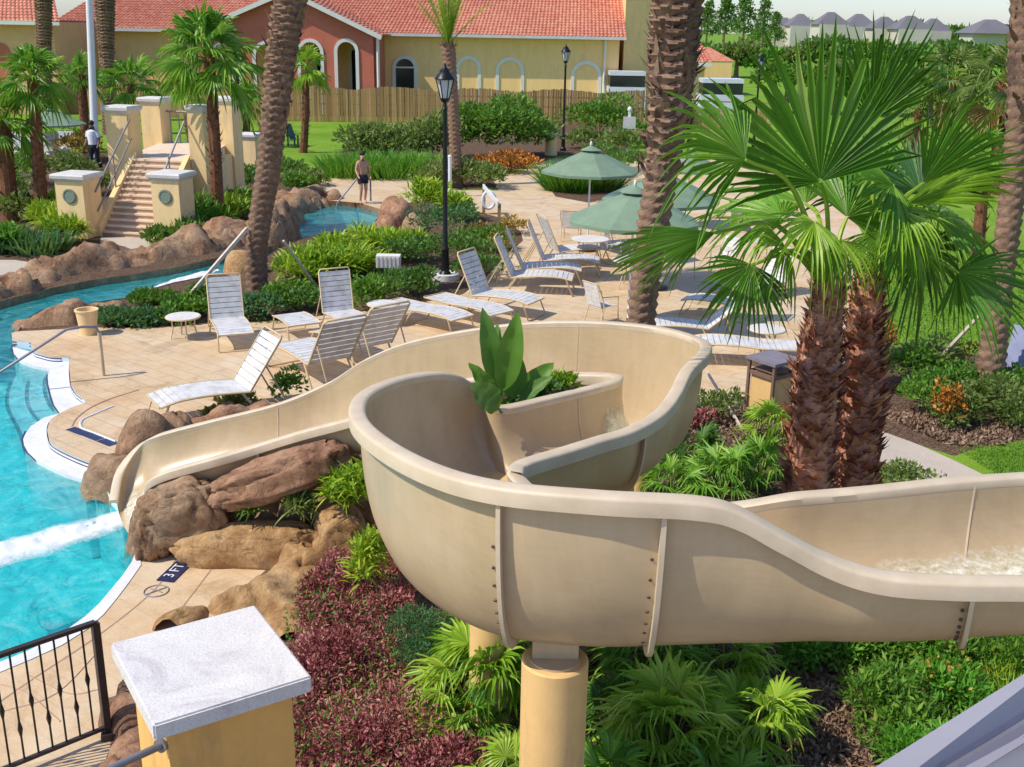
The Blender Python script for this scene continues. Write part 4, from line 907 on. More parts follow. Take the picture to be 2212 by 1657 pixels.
# ================================================================= BUILDINGS
def tile_roof(p00,p10,p01,p11,nx,ny,pitch=.26,amp=.05,st=.04,thick=.12):
    p00,p10,p01,p11=[np.array(p,float) for p in (p00,p10,p01,p11)]
    nrm=np.cross(p10-p00,p01-p00);nrm/=np.linalg.norm(nrm)
    if nrm[2]<0:nrm=-nrm
    W=np.linalg.norm(p10-p00);mb=MB();V=[]
    us=np.linspace(0,1,nx+1);ph=us*W/pitch*2*np.pi
    rows=[]
    for j in range(ny):
        for e,s_ in ((0,st),(1,0)):
            v=(j+e)/ny;base=p00[None]*(1-us[:,None])*(1-v)+p10[None]*us[:,None]*(1-v)+p01[None]*(1-us[:,None])*v+p11[None]*us[:,None]*v
            rows.append(base+nrm[None]*(amp*np.abs(np.sin(ph/2))*1.6+s_)[:,None])
    V=np.concatenate(rows);n=nx+1;m=len(rows);i=np.arange(m-1)[:,None]*n+np.arange(nx)[None]
    i=i.ravel();mb.add(V,np.stack([i,i+1,i+1+n,i+n],axis=1))
    return mb
YB=80.
def bz(v,y=YB,u=900): return PY(u,v,y).z
def bxx(u,y=YB,v=100): return PY(u,v,y).x
def arch_poly(x0,x1,z0,z1,n=10):
    r=(x1-x0)/2;c=(x0+x1)/2;zs=z1-r
    return [(x0,z0)]+[(c-r*math.cos(math.pi*k/n),zs+r*math.sin(math.pi*k/n)) for k in range(n+1)]+[(x1,z0)]
def arch_trim(x0,x1,z0,z1,wd,y,th,mat,parent,name='arch_trim'):
    o=arch_poly(x0-wd,x1+wd,z0,z1+wd);i=arch_poly(x0,x1,z0,z1);n=len(o);mb=MB()
    V=[(x,y-th,z) for x,z in o]+[(x,y-th,z) for x,z in i]+[(x,y+.02,z) for x,z in o]+[(x,y+.02,z) for x,z in i]
    F_=[]
    for k in range(n-1): F_+=[(k,k+1,n+k+1,n+k),(2*n+k,2*n+k+1,k+1,k),(n+k,n+k+1,3*n+k+1,3*n+k)]
    mb.add(V,F_);return mb.build(name,mat,parent,0)
def arch_panel(x0,x1,z0,z1,y,mat,parent,name):
    p=arch_poly(x0,x1,z0,z1);mb=MB();mb.add([(x,y,z) for x,z in p],[tuple(range(len(p)))]);return mb.build(name,mat,parent,0)
def wall_with_arches(parent,name,mat,x0,x1,z0,z1,y,arches,gable=None):
    """front wall polygon with arched openings, tessellated"""
    outer=[Vector((x0,z0,0)),Vector((x1,z0,0)),Vector((x1,z1,0))]+([Vector((gable[0],gable[1],0))] if gable else [])+[Vector((x0,z1,0))]
    loops=[outer]+[[Vector((x,z,0)) for x,z in arch_poly(*a)] for a in arches]
    al=[p for l in loops for p in l];tr=geometry.tessellate_polygon(loops);mb=MB()
    mb.add([(p.x,y,p.y) for p in al],[tuple(t) for t in tr])
    for l in loops[1:]:
        n=len(l);mb.add([(p.x,y,p.y) for p in l]+[(p.x,y+.35,p.y) for p in l],[(i,i+1,i+1+n,i+n) for i in range(n-1)])
    return mb.build(name,mat,parent,0)
ev=bz(72);X0=bxx(128);X1=bxx(1338);Xr=bxx(1350)
bd=thing('building','long yellow stucco building with red barrel tile roof and arched white trims','building',(0,YB,0))
mb=MB();mb.box(((X0+X1)/2,YB+7,ev/2),(X1-X0,14,ev));mb.build('wall','stucco_yellow',bd,0)
rz=ev+4.6
mb=tile_roof((X0-.6,YB-.7,ev-.05),(X1+.4,YB-.7,ev-.05),(X0+4,YB+8,rz),(X1+.4,YB+8,rz),900,26,.27);mb.build('roof','roof_tile',bd,0)
mb=MB();mb.beam((X0-.6,YB-.78,ev-.10),(X1+.4,YB-.78,ev-.10),.14,.20);mb.build('gutter','cap_stone',bd,0)
mb=MB();mb.beam((X0-.5,YB-.38,ev-.16),(X1+.3,YB-.38,ev-.16),.6,.06);mb.build('soffit','trim_white',bd,0)
mb=MB();mb.tube([(X1-1.0,YB-.10,0),(X1-1.0,YB-.10,ev-.1)],.09,8);mb.build('downpipe','trim_white',bd,40)
wx=[(985,1040,118),(1071,1134,119),(1235,1302,124)]
for u0,u1,vt in wx:
    x0,x1=bxx(u0),bxx(u1);arch_trim(x0+.25,x1-.25,0,bz(vt)-.25,.24,YB,.07,'trim_white',bd)
x0,x1=bxx(848),bxx(900);w_=arch_panel(x0+.2,x1-.2,0.6,bz(121)-.2,YB-.03,'glass_dark',bd,'window');arch_trim(x0+.2,x1-.2,.6,bz(121)-.2,.24,YB,.09,'trim_white',w_,'frame')
mb=MB();zc=bz(146);mb.box(((x0+x1)/2,YB-.06,zc),(x1-x0-.3,.05,.10));mb.build('frame_bar','trim_white',w_,0)
# gable wing behind at the right end
mb=MB();gx0,gx1=X1+.41,X1+3.2;mb.add([(gx0,YB+1,0),(gx1,YB+2.5,0),(gx1,YB+2.5,ev-.2),((gx0+gx1)/2-.4,YB+1.6,ev+5.2),(gx0,YB+1,ev+5.4),
  (gx0,YB+14,0),(gx1,YB+14,0),(gx1,YB+14,ev-.2),((gx0+gx1)/2-.4,YB+14,ev+5.2),(gx0,YB+14,ev+5.4)],[(0,1,2,3,4),(1,6,7,2),(2,7,8,3),(3,8,9,4),(0,4,9,5)]);mb.build('gable_wall','stucco_yellow',bd,0)
# low annex
ax=thing('annex_building','low yellow annex with a small dark red tile roof behind the scaly palm trunk','building',(gx1+2,YB+4,0))
za=bz(133,YB+3,1370);zb=bz(72,YB+6,1370);mb=MB();mb.box((gx1+.9,YB+6.5,za/2),(5,7,za));mb.build('wall','stucco_yellow',ax,0)
tile_roof((gx1-1.8,YB+2.4,za),(gx1+3.8,YB+2.4,za),(gx1-1.0,YB+7,zb),(gx1+3.2,YB+7,zb),160,12,.27).build('roof','roof_tile',ax,0)
mb=MB();mb.beam((gx1-1.8,YB+2.35,za-.1),(gx1+3.8,YB+2.35,za-.1),.12,.25);mb.build('fascia','trim_white',ax,0)
# red porch
YP=YB-5.;pl0=bxx(430,YP);pl1=bxx(806,YP,70);apx=bxx(628,YP);evp=bz(72,YP);apz=bz(-22,YP,628)
pc=thing('porch_building','terracotta red arcaded porch with a low gable roof before the yellow building','building',((pl0+pl1)/2,YP,0))
arcs=[];
for u0,u1,vt in ((450,520,100),(545,612,95),(642,698,90),(722,774,88)):
    arcs.append((bxx(u0,YP)+.2,bxx(u1,YP)-.2,.02,bz(vt,YP)-.15))
ws_=wall_with_arches(pc,'wall','stucco_red',pl0,pl1,0,evp,YP,arcs,(apx,apz-.25))
for a in arcs: arch_trim(*a,.22,YP,.08,'trim_white',pc)
mb=MB();mb.box((pl1+.0,(YP+YB)/2+.3,evp/2),(.3,YB-YP-.7,evp));mb.build('side_wall','stucco_red',pc,0)
mb=MB();mb.tube([(pl1+.3,YP-.1,0),(pl1+.3,YP-.1,evp-.3)],.1,8);mb.build('downpipe','trim_white',pc,40)
for s,(xa,za_) in ((-1,(pl0-.6,evp-.2)),(1,(pl1+.6,evp-.2))):
    tile_roof((xa,YP-.5,za_),(xa,YP+9,za_),(apx,YP-.5,apz),(apx,YP+9,apz),40,24,.27,st=.05).build('roof','roof_tile',pc,0)
    mb=MB();mb.beam((xa,YP-.55,za_-.12),(apx,YP-.55,apz-.12),.1,.28);mb.build('bargeboard','trim_white',pc,0)
for a in arcs:
    xa,xb=a[0]-.3,a[1]-.9;w_=arch_panel(xa+.5,xb+.3,1.0,a[3]-.6,YB-.03,'glass_dark',pc,'window');arch_trim(xa+.5,xb+.3,1.0,a[3]-.6,.2,YB,.08,'trim_white',w_,'frame')
# left building
YL=72.;lx1=bxx(128,YL,120);lx0=lx1-16;el=bz(47,YL,50)
lb=thing('building','orange stucco building with red tile roof at the upper left corner','building',((lx0+lx1)/2,YL,0))
mb=MB();mb.box(((lx0+lx1)/2-.2,YL+5,el/2),(lx1-lx0,10,el));mb.build('wall','stucco_orange',lb,0)
tile_roof((lx0,YL-.6,el),(lx1+.5,YL-.6,el),(lx0,YL+7,el+3.6),(lx1-3,YL+7,el+3.6),260,20,.27).build('roof','roof_tile',lb,0)
mb=MB();mb.beam((lx0,YL-.66,el-.08),(lx1+.5,YL-.66,el-.08),.12,.2);mb.build('gutter','trim_white',lb,0)
a=(bxx(-20,YL),bxx(22,YL),0,bz(92,YL,10));w_=arch_panel(*a,YL-.03,'stucco_red',lb,'niche')
# distant houses and vehicles
hs=[(1725,80,30,52),(1790,78,26,60),(1850,84,30,58),(1905,86,36,56),(1960,90,34,66),(2010,92,40,54),(2130,100,42,90),(1690,74,38,44)]
hl=['grey roofed house on the horizon, leftmost of the pale row','tall grey roofed house on the horizon, second in the row','pale house on the horizon behind the palm fan tips','small pale house on the horizon in the middle of the row','wide cream house on the horizon between palm blades','grey roofed house on the horizon right of the middle','nearest grey roofed house on the horizon at far right','low grey roof at the left end of the horizon row']
for (u,v,vt,wpx),lab in zip(hs,hl):
    y=330.+random.uniform(-25,25);c=PY(u,v,y);wd=wpx*y/F*1.15;tz=PY(u,vt,y).z;h0=c.z+(tz-c.z)*.48
    t=thing('house',lab,'house',(c.x,y,0));mb=MB();mb.box((c.x,y,(h0-4)/2),(wd*.86,10,h0+4));mb.build('wall','wall_far',t,0)
    mb=MB();mb.lathe([(wd*.70,0),(wd*.12,tz-h0)],(c.x,y,h0),4,math.pi/4);mb.build('roof','roof_far',t,0)
def vehicle(u,v,vt,u1,label,y):
    c0=PY(u,v,y);c1=PY(u1,v,y);zt=PY(u,vt,y).z;L=c1.x-c0.x;z0=c0.z;h=zt-z0;xm=(c0.x+c1.x)/2
    t=thing('parked_van',label,'van',(xm,y,0));hh=zt
    mb=MB();pr_=[(0,.35),(L,.35),(L,hh*.62),(L*.98,hh*.66),(0,hh*.66)];n=len(pr_)
    V=[(c0.x+a,y-.95,z) for a,z in pr_]+[(c0.x+a,y+.95,z) for a,z in pr_];mb.add(V,[tuple(range(n)),tuple(range(n,2*n))[::-1]]+[(i,(i+1)%n,(i+1)%n+n,i+n) for i in range(n)]);mb.build('body','car_white',t,0)
    mb=MB();mb.box((xm,y,hh*.79),(L*.93,1.75,hh*.26));mb.build('windows','glass_dark',t,0)
    mb=MB();mb.box((xm,y,hh*.95),(L*.95,1.8,hh*.09));mb.build('roof','car_white',t,0)
    for xx in(.18,.82):
        for s in(-1,1): mb=MB();mb.tube([(c0.x+L*xx,y+s*.98,.36),(c0.x+L*xx,y+s*.8,.36)],.36,16);mb.build('wheel','metal_black',t,30)
vehicle(1312,195,152,1392,'white van with dark windows parked behind the fence by the yellow building',79.)
vehicle(1508,225,168,1600,'white van parked beyond the fence right of the scaly palm trunk',74.)
hs2=thing('house','small red roofed house behind the white van','house',tuple(P(1515,215)));b=P(1515,200);yy=110
c=PY(1520,150,yy);mb=MB();mb.box((c.x,yy,1.6),(4.5,5,3.2));mb.build('wall','stucco_yellow',hs2,0)
mb=MB();mb.lathe([(3.6,0),(.5,1.2)],(c.x,yy,3.15),4,math.pi/4);mb.build('roof','roof_tile',hs2,0)
# ================================================================= PALMS
def trunk_scaly(path,radii,pitch=.14,nseg=22,amp=.12,top_boots=0):
    mb=MB();pts=smoothline(path,10);n=len(pts);L=[0]
    for i in range(1,n): L.append(L[-1]+(pts[i]-pts[i-1]).length)
    tot=L[-1];M=max(20,int(tot/(pitch/5)));V=[];j=0
    rr=np.interp(np.linspace(0,1,M+1),np.linspace(0,1,len(radii)),radii)
    for m in range(M+1):
        s_=tot*m/M
        while j<n-2 and L[j+1]<s_: j+=1
        t=(s_-L[j])/max(1e-6,L[j+1]-L[j]);p=pts[j].lerp(pts[j+1],t)
        for k in range(nseg):
            a=2*math.pi*k/nseg;q=k*7/nseg
            ph=(s_/pitch+ (q*.5)%1.0*0+ abs((q%1)-.5))%1.0
            r=rr[m]*(1+amp*(ph**1.5)*2-amp)+.012*noise.noise(Vector((p.x+math.cos(a)*.5,p.y+math.sin(a)*.5,s_*3)))
            V.append((p.x+r*math.cos(a),p.y+r*math.sin(a),p.z))
    mb.add(V,[(i*nseg+k,i*nseg+(k+1)%nseg,(i+1)*nseg+(k+1)%nseg,(i+1)*nseg+k) for i in range(M) for k in range(nseg)])
    return mb,pts
def boots(mb,pts,r0,r1,n,L,W,f0=0.,f1=1.,out=.8,upw=.7,curl=-.3):
    m=len(pts)-1;pos=[];dr=[];sd_=[];LL=[]
    for i in range(n):
        f=f0+(f1-f0)*(i+random.random()*.6)/n;a=i*2.39996+random.uniform(-.6,.6);x=f*m;j=min(int(x),m-1);p=pts[j].lerp(pts[j+1],x-j)
        r=r0+(r1-r0)*f;o=Vector((math.cos(a),math.sin(a),0));pos.append(p+o*r*.92)
        d=(o*out*random.uniform(.35,1.5)+Vector((0,0,upw*random.uniform(.2,1.5)))+Vector((random.uniform(-.5,.5),random.uniform(-.5,.5),random.uniform(-.2,.2)))).normalized();dr.append(d);s_=Vector((-math.sin(a),math.cos(a),random.uniform(-.35,.35)));sd_.append(s_.normalized());LL.append(L*random.uniform(.4,1.5))
    blades(mb,np.array(pos),np.array(dr),np.array(LL),W,curl,3,np.array(sd_))
def crown(mb,pet,c,s,n=20,K=18,lo=-45,hi=85,petr=.02,R_=.62,sq=1.):
    c=Vector(c)
    for i in range(n):
        f=(i+.5)/n;el=R(lo+(hi-lo)*f**.8+random.uniform(-8,8));az=i*2.39996+random.uniform(-.3,.3)
        d=Vector((math.cos(az)*math.cos(el),math.sin(az)*math.cos(el),math.sin(el)));pl=s*random.uniform(.42,.6)
        hub=c+d*pl+Vector((0,0,-.08*s));pet.tube([c+Vector((0,0,-.05)),c+d*pl*.55+Vector((0,0,.02*s)),hub],[petr*1.3,petr,petr*.7],5)
        ax=(d+Vector((0,0,-.25))).normalized();nr=Vector((0,0,1))+d*.1+Vector((random.uniform(-.5,.5),random.uniform(-.5,.5),0))
        if abs(ax.z)>.85: nr=Vector((math.cos(az+1.5),math.sin(az+1.5),.3))
        fan(mb,hub,ax,nr,s*R_*random.uniform(.85,1.15),K,random.uniform(150,210),.35,.5,.05)
def fanpalm(base,crownpx,crpx,twpx,label,mat='palm_green',n=20,K=16,lo=-45,boot=True,group=None,tm='trunk_brown',dry=0,name='fan_palm'):
    b=Vector(base);zt=topz(b,crownpx[1]);c=PY(crownpx[0],crownpx[1],b.y);dep=b.y*cp+(H-zt/2)*sp;s=crpx*dep/F;tr=twpx/2*dep/F
    t=thing(name,label,'palm tree',tuple(b),group=group)
    path=[b-Vector((0,0,.1)),b.lerp(c,.5)+Vector((random.uniform(-.05,.05)*s,0,0)),c];mb=MB();pts=smoothline(path,8)
    mb.tube(pts,[tr*(1.1-.3*i/len(pts)) for i in range(len(pts))],10)
    if boot: boots(mb,pts,tr,tr*.8,int(70*max(1,(c-b).length/2.5)),.16,.10)
    mb.build('trunk',tm,t,0)
    mb=MB();pet=MB();crown(mb,pet,c,s,n,K,lo);mb.build('crown',mat,t,0);pet.build('petioles','palm_lime',t,50)
    if dry:
        mb=MB();pet=MB();crown(mb,pet,c-Vector((0,0,.2*s)),s*.9,dry,12,-85,-50);mb.build('dry_skirt','palm_dry',t,0)
    return t
def feather(mb,base,d,L,droop,n=40,ll=.35,w=.03):
    base=Vector(base);d=Vector(d).normalized();hz=Vector((d.x,d.y,0));hz=hz.normalized() if hz.length>.01 else Vector((1,0,0));pts=[]
    for i in range(n+1):
        t=i/n;p=base+d*L*t+Vector((0,0,-droop*L*t*t));pts.append(p)
    mb.tube(pts[::4],[.025-.02*i/len(pts[::4]) for i in range(len(pts[::4]))],4,False)
    P_=[];D=[];
    for i in range(4,n):
        tg=(pts[i+1]-pts[i-1]).normalized();sd_=tg.cross(Vector((0,0,1)));sd_=sd_.normalized() if sd_.length>.05 else Vector((1,0,0))
        for s in(-1,1):
            P_.append(pts[i]);D.append((sd_*s*.75+tg*.75+Vector((0,0,random.uniform(-.1,.25)))).normalized())
    P_=np.array(P_);D=np.array(D);Lf=ll*np.repeat(np.sin(np.linspace(.25,1,len(P_)//2)*math.pi*.92)+.25,2);blades(mb,P_,D,Lf,w,.25,2)
def bigpalm(pxs,ws,y,label,z_top,tm='trunk_grey',crown_n=14,pitch=.17,boot_from=.72,bootn=160,fr=(45,80),L=2.6,lm='palm_green',droop=.3):
    path=[PY(u,v,y) for u,v in pxs];base=Vector((path[0].x,y,-.1));path[0]=base
    rad=[w/2*(y*cp+(H-p.z)*sp)/F for w,p in zip(ws,path)]
    if z_top>path[-1].z: path.append(path[-1]+(path[-1]-path[-2]).normalized()*(z_top-path[-1].z));rad.append(rad[-1])
    t=thing('date_palm',label,'palm tree',(base.x,base.y,0));ln=[0]
    for a,b in zip(path[:-1],path[1:]): ln.append(ln[-1]+(b-a).length)
    rs=np.interp(np.linspace(0,1,24),np.array(ln)/ln[-1],rad)
    mb,pts=trunk_scaly(path,list(rs),pitch,24);bm_=MB()
    boots(mb,pts,rad[-1],rad[-1],bootn,.20,.12,boot_from,1.,.55,.9,-.1);mb.build('trunk',tm,t,60)
    mb=MB();c=path[-1]
    for i in range(crown_n):
        az=i*2.39996;el=R(random.uniform(*fr));feather(mb,c,(math.cos(az)*math.cos(el),math.sin(az)*math.cos(el),math.sin(el)),L*random.uniform(.8,1.1),droop)
    mb.build('crown',lm,t,0);return t
bP1=P(555,642)
bigpalm([(556,642),(553,560),(561,480),(577,380),(592,260),(606,130),(627,0)],[48,46,48,52,56,66,74],bP1.y,'tall leaning grey palm trunk with ringed scales between river and left loungers',9.5,boot_from=.52,bootn=150)
bigpalm([(1372,930),(1385,690),(1400,560),(1424,400),(1441,270),(1452,150),(1463,0)],[66,62,66,70,80,104,112],16.5,'tall thick palm trunk with scalloped scales behind the slide and umbrellas',9.5,boot_from=.45,bootn=260,pitch=.155)
bigpalm([(988,402),(982,300),(977,200),(969,112)],[27,25,23,30],P(988,402).y,'slender palm with upright yellow green fronds behind the nearer black lamp post',5.2,crown_n=24,boot_from=.85,bootn=30,fr=(48,86),L=2.7,lm='palm_lime',droop=.12)
bigpalm([(2130,868),(2147,740),(2164,600),(2183,450),(2199,300),(2210,150),(2216,0)],[64,56,52,52,54,60,62],P(2130,868).y,'leaning ringed palm trunk at the right edge of the lawn',8.5,crown_n=12,boot_from=.6,bootn=90)
bigpalm([(98,300),(96,200),(95,90),(94,0)],[30,30,32,38],P(98,262).y,'grey palm trunk at upper left in front of the orange building',9,boot_from=.3,bootn=90,crown_n=10)
bigpalm([(236,300),(234,200),(230,110),(226,0)],[28,28,32,44],P(236,290).y,'grey palm trunk with shaggy bark just right of the pale light pole',9,boot_from=.35,bootn=120,crown_n=10)
fanpalm(P(472,500),(452,122),112,27,'fan palm with a dark shaggy trunk just right of the staircase',n=26,K=18,dry=0)
fanpalm(P(92,484),(70,170),85,27,'shaggy fan palm second from the left edge in the far bank bed',n=24)
fanpalm(P(24,478),(8,262),88,34,'fan palm with reddish trunk at the extreme left edge',n=22)
fanpalm(P(289,345),(283,180),72,18,'fan palm behind the tall left bridge pillars',n=20)
fanpalm(P(190,330),(176,162),52,20,'small fan palm just left of the pale light pole',n=18)
fanpalm(P(531,318),(530,215),50,16,'small fan palm behind the far right bridge pillar',n=16)
fanpalm(P(415,320),(398,190),55,14,'small bright fan palm between the bridge pillars and the red porch',n=16,mat='palm_lime')
fanpalm(P(655,330),(660,150),60,16,'fan palm behind the big leaning trunk before the porch arches',n=14,mat='palm_lime')
fanpalm(P(2066,340),(2062,170),85,22,'fan palm with grey green crown far right beyond the big palm fan',mat='leaf_olive',n=20,dry=8)
fanpalm(P(2150,420),(2168,175),95,30,'fan palm with yellow dead fronds at the right edge of the frame',mat='leaf_olive',n=16,dry=14)
fanpalm(P(1975,330),(1985,235),60,18,'small distant fan palm right of the upright palm fan',mat='leaf_olive',n=16,dry=5)
fanpalm(P(2110,560),(2125,330),60,26,'shaggy fan palm on the right lawn partly behind the large fronds',mat='palm_green',n=16,dry=10)
# ---- the near twin fan palms
def hero(name,label,y,tp,tw,fr,seed):
    path=[PY(u,v,y) for u,v in tp];rad=[w/2*(y*cp+(H-p.z)*sp)/F for w,p in zip(tw,path)]
    t=thing(name,label,'palm tree',(path[0].x,y,0));path[0].z=-.1
    pts=smoothline(path,8);rs=list(np.interp(np.linspace(0,1,len(pts)),np.linspace(0,1,len(rad)),rad));mb=MB();mb.tube(pts,[r*.92 for r in rs],16)
    boots(mb,pts,rad[1]*.95,rad[-1]*.95,430,.12,.15,.22,.80,.95,.5,-.5)
    boots(mb,pts,rad[1],rad[-1],170,.15,.16,.20,.66,1.15,.35,-.5)
    boots(mb,pts,rad[-1]*1.05,rad[-1],420,.10,.075,.68,1.0,.7,.8,-.2)
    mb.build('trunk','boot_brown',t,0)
    top=path[-1]
    for i,(hu,hv,hy,tu,tv,ty,Rp,spr,nrm,drp,m) in enumerate(fr):
        hub=PY(hu,hv,hy);tip=PY(tu,tv,ty);ax=(tip-hub).normalized();Rr=(tip-hub).length*Rp
        mb=MB();fan(mb,hub,ax,nrm,Rr,30,spr,drp*1.1+.02,.55,.026,.09);f=mb.build('frond',m,t,0)
        mb=MB();mid=(top+hub)/2+Vector((0,0,.18*(hub-top).length));mb.tube(smoothline([top-Vector((0,0,.1)),mid,hub],5),[.03]*4+[.022]*4+[.016]*3,6);mb.build('petiole','palm_lime',f,50)
    return t
TW=(0,-1,.15)
hero('fan_palm','near fan palm with shaggy red brown trunk, the left of the twin trunks',10.0,[(1735,1345),(1748,1075),(1757,900),(1775,750),(1792,605)],[108,100,104,90,70],[
 (1772,392,9.69,1722,50,9.57,1.0,175,(0,-1,.05),.0,'palm_deep'),
 (1610,345,9.33,1395,170,9.09,.85,150,(.1,-.8,.7),.35,'palm_green'),
 (1545,503,9.21,1325,560,9.09,1.0,75,(.1,-.35,.9),.05,'palm_deep'),
 (1625,572,9.57,1560,705,9.33,1.0,170,(-.2,-1,.3),.12,'palm_deep'),
 (1690,470,10.41,1480,400,10.89,.8,170,(.1,-.5,.9),.35,'palm_green'),
 (1760,480,9.57,1690,560,9.09,.8,190,(0,-.8,.7),.45,'palm_lime'),
 (1830,470,10.29,1900,330,11.01,1.,170,(0,-1,.2),.2,'palm_deep'),
 (1740,440,11.01,1600,330,11.85,1.,180,(0,-.9,.5),.3,'palm_green'),
 (1700,540,9.81,1620,500,9.45,.9,160,(.2,-.6,.8),.5,'palm_lime'),
 (1820,520,9.69,1830,650,9.33,.8,170,(.1,-1,.4),.3,'palm_lime'),
],1)
hero('fan_palm','near fan palm with slimmer ruddy trunk, the right of the twin trunks',10.6,[(1838,1310),(1850,1050),(1862,860),(1868,710),(1880,575)],[90,84,82,74,62],[
 (1880,262,10.53,1945,15,10.41,1.0,110,(.05,-1,.05),.0,'palm_deep'),
 (1995,395,10.17,2195,225,9.93,1.0,110,(0,-.7,.7),.05,'palm_deep'),
 (1960,440,10.05,2200,330,9.69,1.0,75,(0,-.4,.9),.12,'palm_lime'),
 (1990,420,10.89,1960,260,11.25,.9,170,(.2,-.9,.3),.1,'leaf_bluegreen'),
 (2068,588,10.29,2225,665,9.93,1.1,170,(.2,-.8,.6),.15,'palm_deep'),
 (1960,500,10.17,2010,610,9.93,1.,185,(0,-1,.3),.35,'palm_green'),
 (1930,455,10.05,2060,480,9.69,1.,180,(.1,-.6,.8),.5,'palm_lime'),
 (2020,470,11.25,2160,480,11.61,1.,170,(0,-.5,.8),.5,'palm_green'),
 (1880,420,11.13,1800,250,11.61,1.,160,(0,-1,.3),.15,'palm_deep'),
 (1930,400,10.17,1870,440,9.57,.9,190,(0,-.9,.5),.3,'palm_green'),
 (1900,500,10.29,1890,640,10.05,.8,160,(0,-1,.3),.2,'palm_green'),
 (1990,540,11.13,2060,640,11.37,1.,180,(0,-1,.3),.4,'leaf_dark'),
],2)
# ================================================================= SHRUBS & BEDS
def plant(name,label,cat,u,v,wd,ht,kind,mat,n,L=.08,W=.045,z=0,group=None,dep=None,k=8,extra=None):
    b=P(u,v,z) if not isinstance(u,Vector) else u
    t=MB();dep=dep or wd
    if kind=='bush': bushmesh(t,(b.x,b.y,z+ht*.42),(wd*.56,dep*.56,ht*.6),n,L,W,k)
    elif kind=='spiky': bushmesh(t,(b.x,b.y,z+ht*.35),(wd/2,dep/2,ht*.55),n,L,W,k,1.0,'blade',.35)
    elif kind=='grassy':
        a=rng.uniform(0,2*np.pi,n);r=np.sqrt(rng.uniform(0,1,n));pos=np.stack([b.x+r*np.cos(a)*wd/2*.85,b.y+r*np.sin(a)*dep/2*.85,np.full(n,z)],1)
        dr=unit(np.stack([np.cos(a)*r*.5+rng.normal(size=n)*.3,np.sin(a)*r*.5+rng.normal(size=n)*.3,np.ones(n)],1));blades(t,pos,dr,ht*rng.uniform(.7,1.25,n),W,.3,3)
    elif kind=='palmetto':
        for i in range(n):
            az=i*2.39996+random.uniform(-.3,.3);el=R(random.uniform(20,75));d=Vector((math.cos(az)*math.cos(el),math.sin(az)*math.cos(el),math.sin(el)))
            hub=Vector((b.x,b.y,z))+Vector((d.x*wd*.36,d.y*wd*.36,d.z*ht*.75));t.tube([(b.x,b.y,z),hub],.008,4,False)
            ax=(d+Vector((0,0,-.35))).normalized();fan(t,hub,ax,Vector((0,0,1))+Vector((random.uniform(-.35,.35),random.uniform(-.35,.35),0)),L*random.uniform(.8,1.15),20,random.uniform(190,260),.45,.42,.03)
    o=t.build(name,mat,None,0);o['label']=label;o['category']=cat
    if group:o['group']=group
    if name=='flowers':
        for kk in('label','category'): del o[kk]
        o['kind']='stuff'
    return o
def stuff(name,mb,mat): o=mb.build(name,mat,None,0);o['kind']='stuff';return o
def inside(p,poly):
    c=False;n=len(poly)
    for i in range(n):
        a=poly[i];b=poly[i-1]
        if (a[1]>p[1])!=(b[1]>p[1]) and p[0]<(b[0]-a[0])*(p[1]-a[1])/(b[1]-a[1])+a[0]: c=not c
    return c
def cover(name,poly,n,mat,L,W,h=.25,kind='leaf',upz=.4,mound=.6):
    xs=[p[0] for p in poly];ys=[p[1] for p in poly];pts=[]
    while len(pts)<n:
        p=(random.uniform(min(xs),max(xs)),random.uniform(min(ys),max(ys)))
        if inside(p,poly):
            if name=='lawn_grass':
                q=((p[0]-min(xs))/(max(xs)-min(xs))-.42)/.62,((p[1]-min(ys))/(max(ys)-min(ys))-.42)/.6
                if random.random()>2.2*(1-math.hypot(*q))+.5*noise.noise(Vector((p[0],p[1],0))): continue
            pts.append(p)
    pos=[]
    for x,y in pts:
        g=noise.noise(Vector((x*mound*3,y*mound*3,2)))*.5+.5;hh=h*(.35+g*.9);pos.append((x,y,.02+hh*random.uniform(.35,1)**.6))
    pos=np.array(pos);t=MB();dr=unit(rng.normal(size=(n,3))*.8+np.array([0,0,upz]))
    if kind=='leaf': leaves(t,pos,dr,L*rng.uniform(.6,1.35,n),W*rng.uniform(.7,1.3,n))
    else:
        pos[:,2]=0;blades(t,pos,dr,L*rng.uniform(.6,1.3,n),W,.4,2)
    return stuff(name,t,mat)
pp=lambda l,z=0:[(P(u,v,z).x,P(u,v,z).y) for u,v in l]
for _o in ():pass
cover('purple_groundcover',pp([(640,1300),(730,1235),(850,1270),(900,1300),(850,1330),(880,1420),(960,1500),(960,1570),(1030,1600),(1080,1680),(1100,1900),(560,1900),(600,1500),(640,1400)]),26000,'leaf_purple',.052,.019,.28)
cover('purple_groundcover',pp([(700,1235),(760,1210),(850,1220),(880,1260),(830,1290),(730,1270)]),4500,'leaf_purple',.055,.026,.3)
cover('green_groundcover',pp([(640,1300),(730,1235),(850,1270),(880,1420),(960,1500),(1030,1600),(1080,1680),(1100,1900),(560,1900),(600,1500)]),2600,'leaf_green',.06,.022,.34)
cover('green_groundcover',pp([(1700,1420),(1850,1385),(2230,1385),(2260,1480),(2120,1600),(2000,1690),(1850,1660),(1830,1560),(1790,1480)]),4200,'leaf_green',.07,.026,.24,upz=.7)
cover('leaf_litter',pp([(1660,1400),(1900,1420),(1960,1750),(1500,1900),(1650,1600)]),9000,'litter',.07,.035,.02,upz=0)
cover('leaf_litter',pp([(900,1380),(1750,1400),(1700,1560),(1000,1560)]),3500,'litter',.07,.03,.02,upz=0)
cover('leaf_litter',pp([(780,1080),(800,1230),(560,1200),(480,1120)]),1500,'litter',.07,.03,.02,upz=0)
cover('leaf_litter',pp([(1885,890),(2230,930),(2160,965),(2050,965)]),2500,'litter',.08,.04,.02,upz=0)
